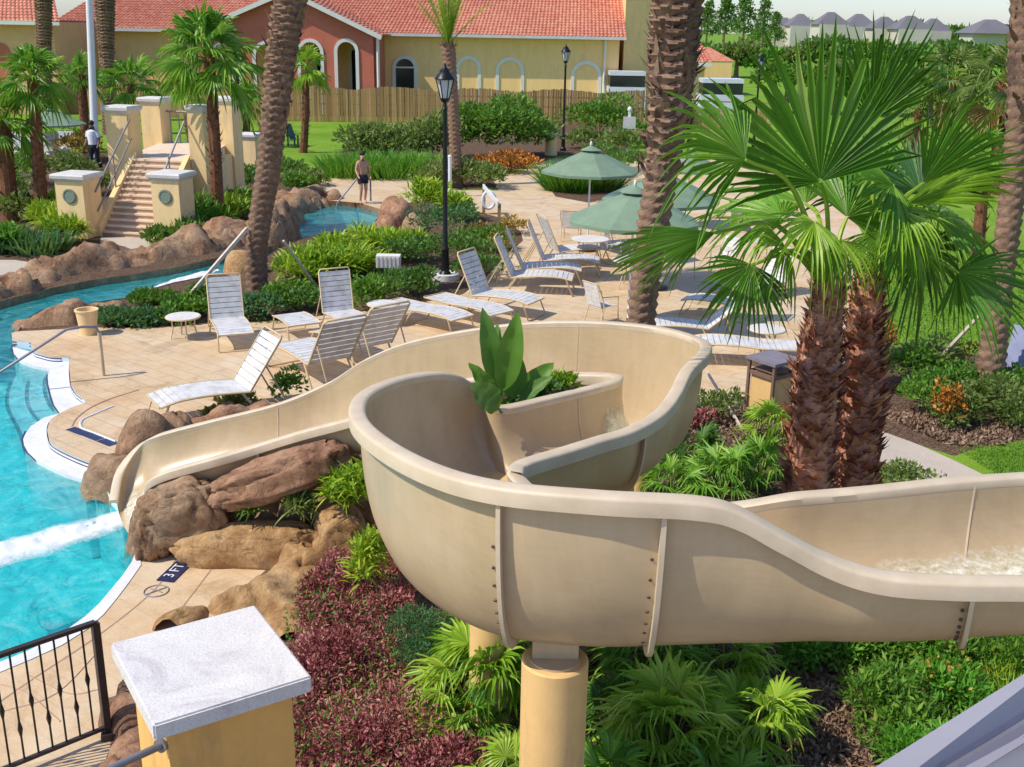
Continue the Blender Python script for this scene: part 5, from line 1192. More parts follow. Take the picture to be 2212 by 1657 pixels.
cover('leaf_litter',pp([(1500,880),(1700,880),(1700,960),(1480,960)]),1500,'litter',.08,.04,.02,upz=0)
cover('lawn_grass',pp([(1900,520),(2300,520),(2400,860),(2230,830),(2120,770),(1990,742),(1892,760)]),26000,'grass_blade',.10,.022,.0,'blade',1.5)
cover('lawn_grass',pp([(2062,968),(2160,958),(2400,940),(2450,1100),(2180,1045),(2110,1000)]),9000,'grass_blade',.08,.014,.0,'blade',1.5)
# bushes: purple and green mounds that give the foreground bed its relief
plant('shrub','upper dark red leaved shrub beside the ochre rock hump','shrub',735,1290,.75,.55,'bush','leaf_purple',2600,.052,.019)
plant('shrub','round deep red shrub mound against the right side of the gate pillar','shrub',700,1480,.9,.55,'bush','leaf_purple',3400,.052,.019)
plant('shrub','dark red shrub mound low in the middle of the purple bed','shrub',860,1600,1.0,.5,'bush','leaf_purple',3400,.052,.019)
plant('shrub','red leaved shrub under the left bowl of the slide','shrub',820,1330,.7,.45,'bush','leaf_purple',2300,.052,.019)
plant('shrub','red leaved shrub between yellow column and gate pillar near the bottom edge','shrub',960,1700,.8,.45,'bush','leaf_purple',2600,.052,.019)
plant('shrub','soft green feathery shrub in the purple bed left of the hidden column','shrub',920,1440,.85,.55,'bush','leaf_bluegreen',3600,.05,.014)
plant('shrub','small green feathery shrub at the left foot of the slide bowl','shrub',975,1395,.6,.4,'bush','leaf_bluegreen',1800,.05,.014)
# fan palmettos round the column; lime on several paints them sunlit
pmt=[(1035,1560,1.2,1.05,22,.44,'palm_lime','lime fan palmetto left of the thick yellow column'),
 (1085,1490,1.0,1.0,18,.40,'palm_lime','dark fan palmetto between the two yellow columns'),
 (1010,1600,.7,.5,10,.3,'palm_green','small fan palmetto below the lime one left of the column'),
 (1110,1760,.8,.7,12,.34,'palm_lime','lime fan palmetto at the bottom edge left of the column'),
 (1400,1500,1.1,.9,16,.40,'palm_green','green fan palmetto just right of the thick yellow column'),
 (1560,1500,1.0,.75,14,.38,'palm_lime','yellow green fan palmetto under the white bolted slide seam'),
 (1440,1650,1.2,.9,18,.44,'palm_lime','broad fan palmetto in the bottom middle of the frame'),
 (1620,1640,1.0,.85,16,.42,'palm_lime','yellow centred fan palmetto nearest the leaf litter'),
 (1320,1780,1.0,.7,14,.4,'palm_green','fan palmetto at the bottom edge right of the column'),
 (1560,1790,1.1,.7,14,.4,'palm_green','spreading fan palmetto at the bottom edge below the yellow centred one'),
 (1330,1600,.8,.6,12,.34,'leaf_dark','dark fan palmetto tucked against the right side of the yellow column'),
 (1560,1075,1.2,.8,18,.42,'palm_green','dark fan palmetto inside the loop left of the twin trunks'),
 (1640,1060,1.1,.8,16,.40,'palm_green','fan palmetto right against the left twin trunk'),
 (1500,1010,1.0,.6,12,.36,'leaf_dark','low dark fan palmetto beside the right slide curve'),
 (1450,1080,.9,.6,10,.36,'palm_green','fan palmetto behind the inner rim of the slide'),
 (1660,960,.8,.75,12,.34,'palm_lime','bright lime fan palmetto below the brown trash enclosure')]
for u,v,wd,ht,n,rr,m,lab in pmt: plant('palmetto',lab,'shrub',u,v,wd,ht,'palmetto',m,n,rr)
# right foreground green
gl=[(1760,1440,.8,.48,'bright leafy shrub under the slide right of the palmettos'),(1900,1430,.8,.48,'bright leafy shrub under the middle of the right slide run'),(2030,1440,.8,.5,'bright leafy shrub below the right slide joint'),
 (1930,1580,.85,.5,'large bright green shrub in the lower right bed'),(2060,1530,.75,.48,'bright green shrub with yellow blooms near the grey rail'),(1990,1680,.8,.45,'bright green shrub half hidden by the grey rail'),(2160,1440,.75,.45,'bright leafy shrub right of the slide joint')]
for u,v,wd,ht,lab in gl: plant('shrub',lab,'shrub',u,v,wd,ht,'bush',random.choice(['leaf_bright','leaf_green']),1250,.10,.03)
plant('shrub','dark grassy clump at the right edge under the slide','shrub',2190,1420,1.1,.45,'grassy','leaf_bluegreen',500,.3,.012)
plant('shrub','yellow green grass tuft beside the grey rail at the right edge','shrub',2190,1510,.9,.4,'grassy','leaf_lime',500,.3,.014)
for u,v,lab in ((2040,1540,'patch of small yellow flowers on the lower right shrubs'),):
    plant('flowers',lab,'flowers',u,v,.7,.68,'bush','leaf_yellow',70,.045,.035)
# shrubs in the pocket behind the ochre ridge
def plantz(lab,x,y,z,wd,ht,m,n,L,W,kind='bush'):
    t=MB();bushmesh(t,(x,y,z+ht*.42),(wd/2,wd/2,ht*.5),n,L,W,6,.3 if kind=='bush' else 1.,'leaf' if kind=='bush' else 'blade',.35)
    t.V=[np.concatenate(t.V)];V=t.V[0];V[:,2]=np.maximum(V[:,2],z);o=t.build('shrub',m,None,0);o['label']=lab;o['category']='shrub'
for u,v,y,wd,ht,m,lab in ((528,1085,11.38,.42,.42,'leaf_green','dark spiky shrub under the reddish rock slab, leftmost of three'),(645,1085,11.3,.48,.46,'leaf_olive','green spiky shrub under the reddish rock slab, middle of three'),(735,1060,11.15,.5,.5,'leaf_lime','lime spiky shrub under the right end of the reddish rock slab'),(785,1160,10.2,.45,.6,'leaf_lime','lime spiky shrub below the left edge of the slide bowl'),(778,1050,10.9,.5,.8,'leaf_lime','tall lime shrub between rock slab and slide bowl')):
    q=PY(u,v,y);plantz(lab,q.x,q.y,max(.25,q.z-ht*.5) if v<1100 else 0,wd,ht if v<1100 else q.z+ht*.5,m,520,.17,.032,'spiky')
# deck edge shrubs beyond the slide
for u,v,wd,ht,m,lab in ((515,885,.7,.32,'leaf_olive','low yellow edged shrub under the front lounger'),(628,865,.55,.55,'leaf_green','green shrub between the front lounger and the slide rim'),(470,905,.4,.2,'leaf_olive','tiny tuft at the foot of the front lounger'),(1555,905,.8,.5,'leaf_olive','thin shrub with reddish leaves right of the slide curve'),(1510,925,.5,.3,'leaf_purple','small red leaved plant against the right slide curve')):
    plant('shrub',lab,'shrub',u,v,wd,ht,'bush',m,420,.10,.05)
# island bed between river and loungers
isb=[(330,655,1.0,.25,'leaf_green','low green shrub by the river left of the brace end'),(392,680,1.0,.32,'leaf_dark','green shrub under the tip of the wooden brace'),(452,634,.8,.25,'leaf_green','olive green shrub on the near river bank'),
 (448,662,.8,.5,'leaf_dark','dark shrub behind the left end lounger'),(285,697,1.1,.25,'leaf_bluegreen','low grey green shrub along the deck by the trash bucket'),(240,695,.9,.3,'leaf_bluegreen','small grey green shrub just right of the trash bucket'),
 (410,690,1.1,.5,'leaf_green','shrub behind the round side table at left'),(330,696,1.0,.25,'leaf_bluegreen','grey green shrub left of the round side table'),
 (555,690,1.1,.55,'leaf_bluegreen','grey green shrub at the foot of the leaning palm'),(620,665,1.3,.6,'leaf_green','green shrub right of the leaning palm foot'),(660,670,1.1,.55,'leaf_dark','dark shrub behind the footstool'),
 (790,665,1.2,.7,'leaf_green','green shrub left of the pale round table'),(850,650,1.3,.7,'leaf_dark','dark green shrub behind the pale round table'),(910,635,1.2,.6,'leaf_dark','dark green shrub left of the black lamp base'),
 (1010,575,1.9,1.1,'leaf_dark','dense dark green shrub right of the black lamp post'),(960,520,1.9,1.2,'leaf_bluegreen','blue green shrub behind the black lamp post'),(1050,540,1.6,.7,'leaf_green','green shrub left of the life ring post'),(890,580,1.5,.9,'leaf_dark','dark shrub left of the black lamp post'),(1040,600,1.4,.7,'leaf_dark','dark shrub behind the first far lounger')]
for u,v,wd,ht,m,lab in isb: plant('shrub',lab,'shrub',u,v,wd,ht,'bush',m,850,.12,.065)
lim=[(672,598,1.8,.7,'spreading lime green shrub right of the leaning palm'),(720,572,1.9,.75,'spreading lime green shrub in the middle of the island bed'),(800,552,1.9,.8,'spreading lime green shrub next to the upper pool boulder'),(690,600,1.7,.8,'lime green shrub above the left back lounger'),(860,560,1.7,.9,'lime green shrub behind the white garden vent'),(770,590,1.6,.7,'low lime green shrub above the lounger back'),
 (930,460,1.6,1.3,'tall lime green broadleaf shrub behind the black lamp post'),(990,475,1.6,1.0,'lime green broadleaf shrub left of the life ring')]
for u,v,wd,ht,lab in lim: plant('shrub',lab,'shrub',u,v,wd,ht,'spiky','leaf_lime',700,.42,.07)
for u,v,lab in ((1065,545,'yellow croton clump behind the far loungers, left one'),(1110,505,'yellow croton clump beside the deck edge post'),(1030,520,'yellow and red croton clump near the life ring posts')): plant('shrub',lab,'shrub',u,v,1.0,.5,'bush','leaf_yellow',350,.13,.06)
# far bank beds
fbk=[(20,540,1.8,.9,'leaf_bluegreen','grassy'),(90,545,1.6,.9,'leaf_bluegreen','grassy'),(-10,545,1.5,.8,'leaf_bright','bush'),(140,525,1.1,.8,'leaf_lime','spiky'),(115,500,1.5,1.0,'leaf_lime','spiky'),(60,480,1.6,1.0,'leaf_olive','bush'),(10,440,2,1.2,'leaf_green','bush'),(150,470,1.2,1,'leaf_lime','bush'),
 (360,525,1.2,.5,'leaf_dark','bush'),(400,520,1.3,.7,'leaf_dark','bush'),(440,505,1.7,1.1,'leaf_bright','spiky'),(495,490,2.0,1.2,'leaf_lime','spiky'),(420,470,1.6,1.1,'leaf_dark','bush'),(530,470,1.6,.9,'leaf_green','bush'),(545,420,2,1.0,'leaf_dark','bush'),
 (640,410,1.6,.6,'leaf_green','bush'),(610,390,2,.9,'leaf_dark','bush'),(660,400,1.8,.7,'leaf_olive','bush'),(130,400,2.2,1.2,'leaf_olive','bush'),(50,400,2.2,1.3,'leaf_green','bush'),(180,350,2.6,1.4,'leaf_yellow','bush'),(140,330,2.5,1.2,'leaf_bright','bush'),(215,420,1.5,.9,'leaf_olive','bush')]
ex=['at the far left beneath the reddish palm trunk','in front of the second shaggy palm','at the extreme left edge across the river','beside the left low stair pillar','behind the left low stair pillar','between the two left palms','behind the leftmost palm trunk','left of the staircase near the medallion pillar',
 'at the foot of the right medallion pillar','right of the stair landing on the rock bank','below the small palm trunk by the stairs','behind the smooth boulder','under the tall bridge pillar','left of the leaning palm trunk','right of the bridge under the short pillar',
 'on the upper pool rock edge','behind the upper pool rock edge','right end of the upper pool planting','far behind the left palms','far at the left edge behind the palms','behind the light pole base in yellow leaf','beyond the light pole','beside the stairs behind the left handrail']
fn={'leaf_bluegreen':'grey green','leaf_bright':'bright green','leaf_lime':'lime green','leaf_olive':'olive','leaf_green':'mid green','leaf_dark':'dark green','leaf_yellow':'yellow'}
for (u,v,wd,ht,m,k),e_ in zip(fbk,ex): plant('shrub','%s %s %s'%(fn[m],'strappy clump' if k=='grassy' else 'shrub',e_),'shrub',u,v,wd,ht,k,m,260 if k=='grassy' else 700,.2 if k=='bush' else .5,.06 if k!='bush' else .09)
# hedge by the fence
for u,v,wd,ht,m,lab,n in ((1070,345,5.0,2.9,'leaf_green','large round green bush in front of the wooden fence',5200),(1120,335,3.6,2.2,'leaf_green','round green bush right of the largest dark bush',2600),(1010,340,3.0,2.2,'leaf_green','green bush touching the slender palm trunk',1800),
 (1280,305,4.4,2.6,'leaf_green','leafy green bush behind the sign board',2600),(1265,320,2.5,1.0,'leaf_olive','low olive bush at the foot of the distant lamp post',900),(1340,330,2.6,1.3,'leaf_olive','olive bush below the white sign board',900),(1375,318,2.2,1.4,'leaf_green','green bush between sign and scaly trunk',900),
 (860,352,4.2,2.0,'leaf_olive','airy olive green bush on the left of the hedge bed',2600),(920,355,3.6,2.2,'leaf_olive','airy olive bush left of the slender palm',2000),(800,355,3.2,1.8,'leaf_olive','loose olive bush at the left end of the hedge bed',1600)):
    plant('bush',lab,'bush',u,v,wd,ht,'bush',m,n,.24,.12)
for u,v,lab in ((770,378,'grassy green clump behind the bathing man'),(840,380,'grassy green clump in front of the airy olive bush'),(905,378,'grassy green clump left of the slender palm foot')): plant('grass_clump',lab,'shrub',u,v,3.4,1.3,'grassy','leaf_bright',900,.5,.05)
plant('shrub','orange red flowering shrub in front of the dark hedge','shrub',1085,372,2.4,1.0,'bush','leaf_orange',900,.2,.09)
plant('shrub','low orange shrub at the right end of the dark hedge','shrub',1125,362,1.6,.7,'bush','leaf_orange',500,.2,.09)
for u,v,lab in ((1015,400,'olive shrub on the small round mulch bed right of the slender palm'),(940,405,'olive shrub left of the slender palm base'),(1050,405,'small olive shrub at the tip of the mulch bed')): plant('shrub',lab,'shrub',u,v,1.9,1.0,'bush','leaf_olive',700,.2,.09)
plant('grass_clump','round bed of tall green blades under the farthest umbrella','shrub',1235,412,2.4,1.5,'grassy','leaf_bright',1500,.5,.045,dep=1.6)
plant('grass_clump','dark green blades at the right half of the umbrella bed','shrub',1290,410,2.2,1.6,'grassy','leaf_dark',1000,.5,.045,dep=1.6)
plant('shrub','dark shrub behind the umbrella bed','shrub',1330,370,3,1.1,'bush','leaf_dark',900,.2,.1)
# right lawn bed
for u,v,wd,ht,m,lab in ((1935,840,1.1,.9,'leaf_green','green shrub right of the twin trunks on the lawn edge'),(2000,830,1.2,.9,'leaf_olive','olive shrub in the middle of the right bed'),(2060,860,1.2,.8,'leaf_green','green shrub left of the leaning right trunk'),(1990,890,1.1,.7,'leaf_green','low green shrub on the near side of the right bed'),(2120,900,1.2,.7,'leaf_olive','olive shrub at the foot of the leaning right trunk'),(2180,880,1.2,.8,'leaf_green','green shrub at the right edge of the right bed'),(2200,930,1.,.5,'leaf_olive','low olive shrub in the right corner of the bed'),(2060,920,.9,.5,'leaf_olive','small olive shrub beside the black garden spotlight')):
    plant('shrub',lab,'shrub',u,v,wd,ht,'bush',m,1300,.09,.045)
for u,v,wd,lab in ((2065,815,.7,'orange flowering shrub left of the leaning right trunk'),(1905,775,.5,'orange flowers at the top left of the right bed'),(2040,925,.6,'rust orange flowers low in the right bed')): plant('flowers',lab,'flowers',u,v,wd,.75,'bush','leaf_orange',420,.08,.05)
for u,v,lab in ((1890,1070,'low olive shrub right of the twin trunks beside the path'),(1960,1075,'small olive shrub along the far slide rim')): plant('shrub',lab,'shrub',u,v,1.,.45,'bush','leaf_olive',900,.07,.04)
cover('edge_groundcover',pp([(1880,1000),(1960,1060),(2060,1110),(2000,1140),(1860,1060)]),2500,'leaf_green',.06,.035,.16)
# distant trees and scrub
def tree(u,v,y,wpx,hpx,label,mat,shape='round',n=1500,name='tree'):
    c=PY(u,v,y);wd=wpx*y/F;ht=hpx*y/F;t=thing(name,label,'tree',(c.x,y,0));mb=MB();mb.tube([(c.x,y,-1),(c.x,y,c.z+ht*.6)],[wd*.06,wd*.02],6);mb.build('trunk','trunk_grey',t,0)
    mb=MB();L=max(.25,wd*.10)
    if shape=='cone':
        for j in range(6):
            f=j/6;bushmesh(mb,(c.x,y,c.z+ht*(.25+.65*f)),(wd*.5*(1-.75*f),wd*.5*(1-.75*f),ht*.16),n//6,L,L*.5,5)
    else: bushmesh(mb,(c.x,y,c.z+ht*.5),(wd*.5,wd*.5,ht*.55),n,L,L*.55,10)
    mb.build('crown',mat,t,0);return t
for i,(u,v,wp,hp) in enumerate(((1395,105,60,110),(1525,100,60,95),(1562,98,70,105),(1604,100,70,110),(1645,104,60,104),(1672,108,50,80),(1375,110,50,100))):
    tree(u,v,190+8*i,wp,hp,'dark green pine of the distant grove, number %s from the left'%['second','third','fourth','fifth','sixth','last','first'][i],'leaf_dark','cone',1300,'pine_tree')
sc_=[(1530,165,110,60,'leaf_green'),(1590,160,120,70,'leaf_olive'),(1650,170,120,60,'leaf_bright'),(1720,160,120,60,'leaf_olive'),(1780,150,140,58,'leaf_dark'),(1850,150,120,50,'leaf_green'),(1920,160,130,60,'leaf_dark'),(1990,160,130,60,'leaf_green'),(2050,150,120,60,'leaf_dark'),(2120,170,140,60,'leaf_green'),(2190,180,140,80,'leaf_olive'),(1740,112,140,58,'leaf_dark'),(1850,116,160,54,'leaf_dark'),(1960,118,160,54,'leaf_dark'),(2080,125,170,58,'leaf_dark'),(2190,130,160,54,'leaf_dark'),(1660,120,110,46,'leaf_green'),(1470,140,90,60,'leaf_dark'),(1700,205,150,60,'leaf_green'),(1800,215,170,70,'leaf_olive'),(1900,220,150,70,'leaf_green'),(2010,230,150,80,'leaf_dark'),(2100,250,150,90,'leaf_olive')]
wh=['behind the white van','above the white van','left behind the large palm fan','second behind the large palm fan','below the left horizon houses','below the middle horizon houses','below the right horizon houses','at the right of the upright blades','under the nearest grey horizon house','far right above the lawn','at the right frame edge','along the horizon under the first house','along the horizon under the middle houses','along the horizon under the cream house','along the horizon under the right house','at the right end of the horizon','at the foot of the pines','between annex roof and scaly trunk','beyond the fence end','far behind the drooping fan','far behind the twin crowns','behind the right twin crown','behind the shaggy palms at right']
for (u,v,wp,hp,m),e_ in zip(sc_,wh): tree(u,v,(360 if v<135 else 150 if v<195 else 85),wp,hp,'%s tree mass %s'%({'leaf_green':'mid green','leaf_olive':'olive','leaf_bright':'bright green','leaf_dark':'dark green'}[m],e_),m,n=1100)
# bird of paradise on the island
def paddle(mb,base,tip,wd,nrm,bend=.12):
    base=Vector(base);tip=Vector(tip);d=tip-base;L=d.length;dn=d.normalized();nrm=Vector(nrm);nrm=(nrm-dn*nrm.dot(dn)).normalized();s_=dn.cross(nrm);N_=14;V=[]
    for i in range(N_+1):
        t=i/N_;c=base+d*t+nrm*(-bend*L*t*t+bend*L*t*.3)
        w_=wd*(.05 if t<.22 else math.sin(math.pi*min(1,((t-.22)/.78)**.8*.97+.03))**.75*.5+.01)
        for k,x in enumerate((-1,-.5,0,.5,1)): V.append(c+s_*x*w_+nrm*abs(x)*w_*.35+nrm*.01*math.sin(t*60)*abs(x))
    mb.add(V,[(i*5+k,i*5+k+1,(i+1)*5+k+1,(i+1)*5+k) for i in range(N_) for k in range(4)])
cb=PY(1080,885,9.15);bp=thing('bird_of_paradise','big paddle leaved plant standing in the island planter inside the slide','plant',(cb.x,cb.y,2.6))
for bu,bv,by,tu,tv,ty,wd,nr_,m in ((1080,880,9.1,1047,668,9.1,.17,(.3,-1,.1),'leaf_dark'),(1085,885,9.1,1068,700,9.2,.15,(-.4,-1,.1),'leaf_dark'),(1075,888,9.0,1120,678,9.0,.20,(.1,-1,.2),'leaf_green'),(1100,885,9.2,1118,760,9.25,.2,(.2,-1,.1),'leaf_dark'),
  (1080,885,9.0,1018,782,9.0,.14,(.2,-.6,.8),'leaf_green'),(1085,893,8.55,1022,828,8.45,.2,(.5,-.8,.3),'leaf_dark'),(1084,893,8.6,1045,850,8.5,.16,(.2,-.9,.5),'leaf_green'),(1110,870,9.3,1195,782,9.4,.16,(-.2,-.9,.4),'leaf_green'),(1105,880,9.2,1190,810,9.2,.12,(-.2,-.7,.7),'leaf_dark'),(1070,880,9.0,1040,800,8.9,.13,(.1,-.8,.6),'leaf_green')):
    mb=MB();paddle(mb,PY(bu,bv,by),PY(tu,tv,ty),wd*1.15,nr_);mb.build('leaf',m,bp,80)
plant('shrub','small yellow leaved plant at the right end of the island planter','shrub',PY(1205,850,9.75).to_3d(),0,.4,.3,'bush','leaf_yellow',150,.09,.05,z=2.6) if False else None
def plantz(lab,x,y,z,wd,ht,m,n,L,W,kind='bush'):
    t=MB();bushmesh(t,(x,y,z+ht*.42),(wd/2,wd/2,ht*.5),n,L,W,6,.3)
    t.V=[np.concatenate(t.V)];V=t.V[0];V[:,2]=np.maximum(V[:,2],z);o=t.build('shrub',m,None,0);o['label']=lab;o['category']='shrub'
a=P(1218,832,2.68);plantz('small yellow leaved plant at the right end of the island planter',a.x,a.y,2.58,.34,.26,'leaf_lime',140,.09,.045)
a=P(1150,852,2.65);plantz('low dark green plant filling the middle of the island planter',a.x,a.y,2.58,.55,.28,'leaf_dark',420,.08,.045)
a=P(1095,862,2.65);plantz('dark leafy base around the big paddle leaved plant',a.x,a.y,2.58,.4,.3,'leaf_dark',300,.09,.05)
# ================================================================= FURNITURE
def tubeband(mb,prof,x0,x1,gap=.012,th=.012,wd=.085,straps=True):
    pts=smoothline([Vector((0,y,z)) for y,z in prof],6);L=[0]
    for a,b in zip(pts[:-1],pts[1:]): L.append(L[-1]+(b-a).length)
    tot=L[-1];n=max(1,int(tot/(wd+gap)));
    def at(s_):
        j=max(i for i in range(len(L)) if L[i]<=s_+1e-9);j=min(j,len(L)-2);t=(s_-L[j])/max(1e-9,L[j+1]-L[j]);return pts[j].lerp(pts[j+1],t)
    for k in range(n):
        a=at(tot*k/n+gap/2);b=at(min(tot,tot*(k+1)/n-gap/2));d=(b-a).normalized();u=Vector((0,-d.z,d.y))*th/2
        V=[Vector((x,q.y,q.z))+s*u for x in(x0,x1) for q in(a,b) for s in(-1,1)]
        mb.add(V,[(0,1,3,2),(4,6,7,5),(0,4,5,1),(2,3,7,6),(0,2,6,4),(1,5,7,3)])
def make_lounger(name,label,back=58,flat=False,foot=False):
    t=thing(name,label,'sun lounger',(0,0,0),0,'white strap sun loungers on the pool deck');W=.31
    SL=1.22 if not foot else .95;seat=[(0,.33),(.30,.385),(.75,.385),(SL,.345)] if not foot else [(0,.36),(.3,.385),(.65,.385),(SL,.36)]
    mb=MB();tubeband(mb,seat,-W,W);mb.build('seat','sling_white',t,0,True)
    for s in(-1,1):
        mb=MB();mb.tube(smoothline([Vector((s*(W+.015),y,z)) for y,z in seat],5),.016,6);mb.build('side_rail','frame_tan',t,60,True)
    mb=MB();mb.tube([(-W,0,.33 if not foot else .36),(W,0,.33 if not foot else .36)],.016,6);mb.build('end_rail','frame_tan',t,60,True)
    if not foot:
        a=R(back);bk=[(SL,.345),(SL+.30*math.cos(a),.345+.30*math.sin(a)),(SL+.82*math.cos(a),.345+.82*math.sin(a))]
        mb=MB();tubeband(mb,bk,-W,W);mb.build('backrest','sling_white',t,0,True)
        mb=MB();e=bk[-1];mb.tube([(-W-.015,SL,.345),(-W-.015,e[0],e[1]),(-W+.02,e[0]+.05*math.cos(a),e[1]+.05*math.sin(a)),(W-.02,e[0]+.05*math.cos(a),e[1]+.05*math.sin(a)),(W+.015,e[0],e[1]),(W+.015,SL,.345)],.016,6);mb.build('back_frame','frame_tan',t,60,True)
        if back>15:
            mb=MB();m=(SL+.42*math.cos(a),.345+.42*math.sin(a))
            mb.tube([(-W,m[0],m[1]),(-W,SL+.55,.06),(W,SL+.55,.06),(W,m[0],m[1])],.013,6);mb.build('back_support','frame_tan',t,60,True)
    lg=[(.12,-.02),(SL-.12,SL+.10)] if not foot else [(.1,.0),(SL-.1,SL)]
    for yt,yb in lg:
        mb=MB();mb.tube([(-W-.015,yt,.36),(-W-.03,yb,.03),(-W+.02,yb,.015),(W-.02,yb,.015),(W+.03,yb,.03),(W+.015,yt,.36)],.016,6);mb.build('leg','frame_tan',t,60,True)
    return t
def place(proto,foot,hinge,label,first=False,scale=1.,z=.38):
    a,b=P(*foot,z),P(*hinge,z);d=b-a;d.z=0;m=(a+b)/2;L=1.22*scale if 'footstool' not in proto.name else .95;a0=m-d.normalized()*L/2
    rz=math.atan2(d.y,d.x)-math.pi/2;print(label[:30],round(d.length,2))
    if first: proto.location=(a0.x,a0.y,0);proto.rotation_euler=(0,0,rz);proto['label']=label;proto.scale=(scale,)*3;return proto
    return copy_tree(proto,(a0.x,a0.y,0),rz,label,scale)
pb={}
def lng(back,foot,hinge,label,scale=1.):
    if back not in pb: pb[back]=make_lounger('sun_lounger',label,back);return place(pb[back],foot,hinge,label,True,scale)
    return place(pb[back],foot,hinge,label,False,scale)
lng(55,(355,863),(500,839),'nearest white strap lounger with raised back, on the deck beside the pool steps',1.15)
lng(78,(507,712),(493,688),'white lounger with upright back directly in front of the leaning palm trunk')
lng(78,(771,695),(736,672),'white lounger with upright back between the footstool and the round table')
lng(55,(622,742),(712,786),'white lounger seen from behind, left of the pair facing away',1.25)
lng(55,(712,715),(802,752),'white lounger seen from behind, right of the pair and closest to the slide rim',1.25)
lng(0,(1000,682),(905,660),'fully flattened lounger just right of the pale round table')
lng(0,(1072,668),(1010,652),'fully flattened lounger under the first upright lounger of the far row')
lng(66,(1145,648),(1052,634),'grey backed lounger right of the black lamp base, nearest of the far row',1.12)
lng(66,(1233,599),(1112,594),'second lounger of the far row with croton behind it',1.15)
lng(66,(1248,579),(1135,577),'third lounger of the far row counting from the slide',1.15)
lng(66,(1286,562),(1182,559),'fourth lounger of the far row counting from the slide',1.15)
lng(66,(1306,536),(1199,541),'farthest lounger of the far row near the small table',1.15)
lng(40,(1409,695),(1510,698),'white lounger directly right of the scalloped palm trunk foot')
lng(0,(1500,737),(1637,743),'long white flattened lounger behind the brown trash enclosure',1.1)
lng(66,(1500,640),(1580,650),'white lounger beneath the drooping palm frond')
lng(66,(1600,620),(1680,600),'white lounger behind the drooping frond near the right deck edge')
for (f,h),lab in ((((20,330),(35,318)),'far white lounger at the upper left edge'),(((95,335),(115,322)),'far white lounger left of the light pole, left one'),(((125,330),(148,315)),'far white lounger left of the light pole, right one'),(((60,345),(75,335)),'far white lounger behind the second palm trunk')): lng(66,f,h,lab)
fs=make_lounger('footstool','white strap footstool without a back, left of the upright back lounger',0,foot=True);fs['category']='footstool';fs.pop('group') if 'group' in fs else None
place(fs,(664,702),(618,673),fs['label'],True)
def side_table(name,label,u,v,r=.33,z=.45,y=None,top='cap_stone'):
    c=P(u,v,z);t=thing(name,label,'table',(c.x,c.y,0))
    mb=MB();mb.lathe([(r*.96,z-.03),(r,z-.015),(r*.97,z)],(c.x,c.y,0),28);mb.build('tabletop',top,t,30)
    mb=MB();mb.tube([(c.x+r*1.0*math.cos(k*math.pi/12),c.y+r*math.sin(k*math.pi/12),z-.02) for k in range(25)],.014,6);mb.build('rim','frame_tan',t,60)
    for k in range(4):
        a=k*math.pi/2+.5;mb=MB();mb.tube([(c.x+r*.7*math.cos(a),c.y+r*.7*math.sin(a),z-.03),(c.x+r*.62*math.cos(a),c.y+r*.62*math.sin(a),z*.5),(c.x+r*.8*math.cos(a),c.y+r*.8*math.sin(a),0)],.014,6);mb.build('leg','frame_tan',t,60)
    return t
side_table('side_table','round pale side table left of the upright lounger by the leaning palm',395,682)
side_table('side_table','round pale side table in front of the green shrubs right of the loungers',828,655)
side_table('side_table','round pale side table left of the twin palm trunks behind the trash enclosure',1657,709,.36,.5)
side_table('umbrella_table','round table under the nearest green umbrella',1372,560,.55,.7)
side_table('umbrella_table','round table under the farthest large green umbrella',1275,515,.5,.7)
def chair(u,v,rz,label,first=[None]):
    b=P(u,v)
    if first[0] is None:
        t=thing('patio_chair',label,'chair',(0,0,0),0,'white patio chairs around the umbrella tables');first[0]=t
        mb=MB();tubeband(mb,[(-.22,.42),(0,.43),(.22,.40)],-.22,.22);mb.build('seat','sling_white',t,0,True)
        mb=MB();tubeband(mb,[(.22,.42),(.30,.70),(.36,.92)],-.22,.22);mb.build('backrest','sling_white',t,0,True)
        for s in(-1,1):
            mb=MB();mb.tube([(s*.25,-.24,0),(s*.25,-.20,.42),(s*.27,-.18,.63),(s*.27,.24,.65),(s*.25,.36,.93)],.015,6);mb.build('side_frame','frame_tan',t,60,True)
            mb=MB();mb.tube([(s*.25,.22,.62),(s*.25,.16,.4),(s*.25,.30,0)],.015,6);mb.build('leg','frame_tan',t,60,True)
        mb=MB();mb.tube([(-.25,.36,.93),(.25,.36,.93)],.015,6);mb.build('top_rail','frame_tan',t,60,True)
        t.location=b;t.rotation_euler=(0,0,rz)
    else: t=copy_tree(first[0],b,rz,label)
    return t
chair(1233,520,2.9,'white patio chair left of the nearest umbrella with its back to the planted bed')
chair(1300,700,2.2,'white patio chair behind the slide left of the scalloped trunk')
chair(1330,560,1.2,'white patio chair at the left side of the nearest umbrella table')
chair(1425,565,-1.3,'white patio chair at the right side of the nearest umbrella table')
chair(1470,600,.6,'white patio chair right of the scalloped trunk below the umbrella')
chair(1310,505,.2,'white patio chair at the farthest umbrella table')
chair(1560,590,-.8,'white patio chair above the horizontal palm frond')
chair(1650,560,1.9,'white patio chair near the right edge of the deck behind the fronds')
chair(1600,500,.4,'white patio chair far back beyond the rightmost umbrella')
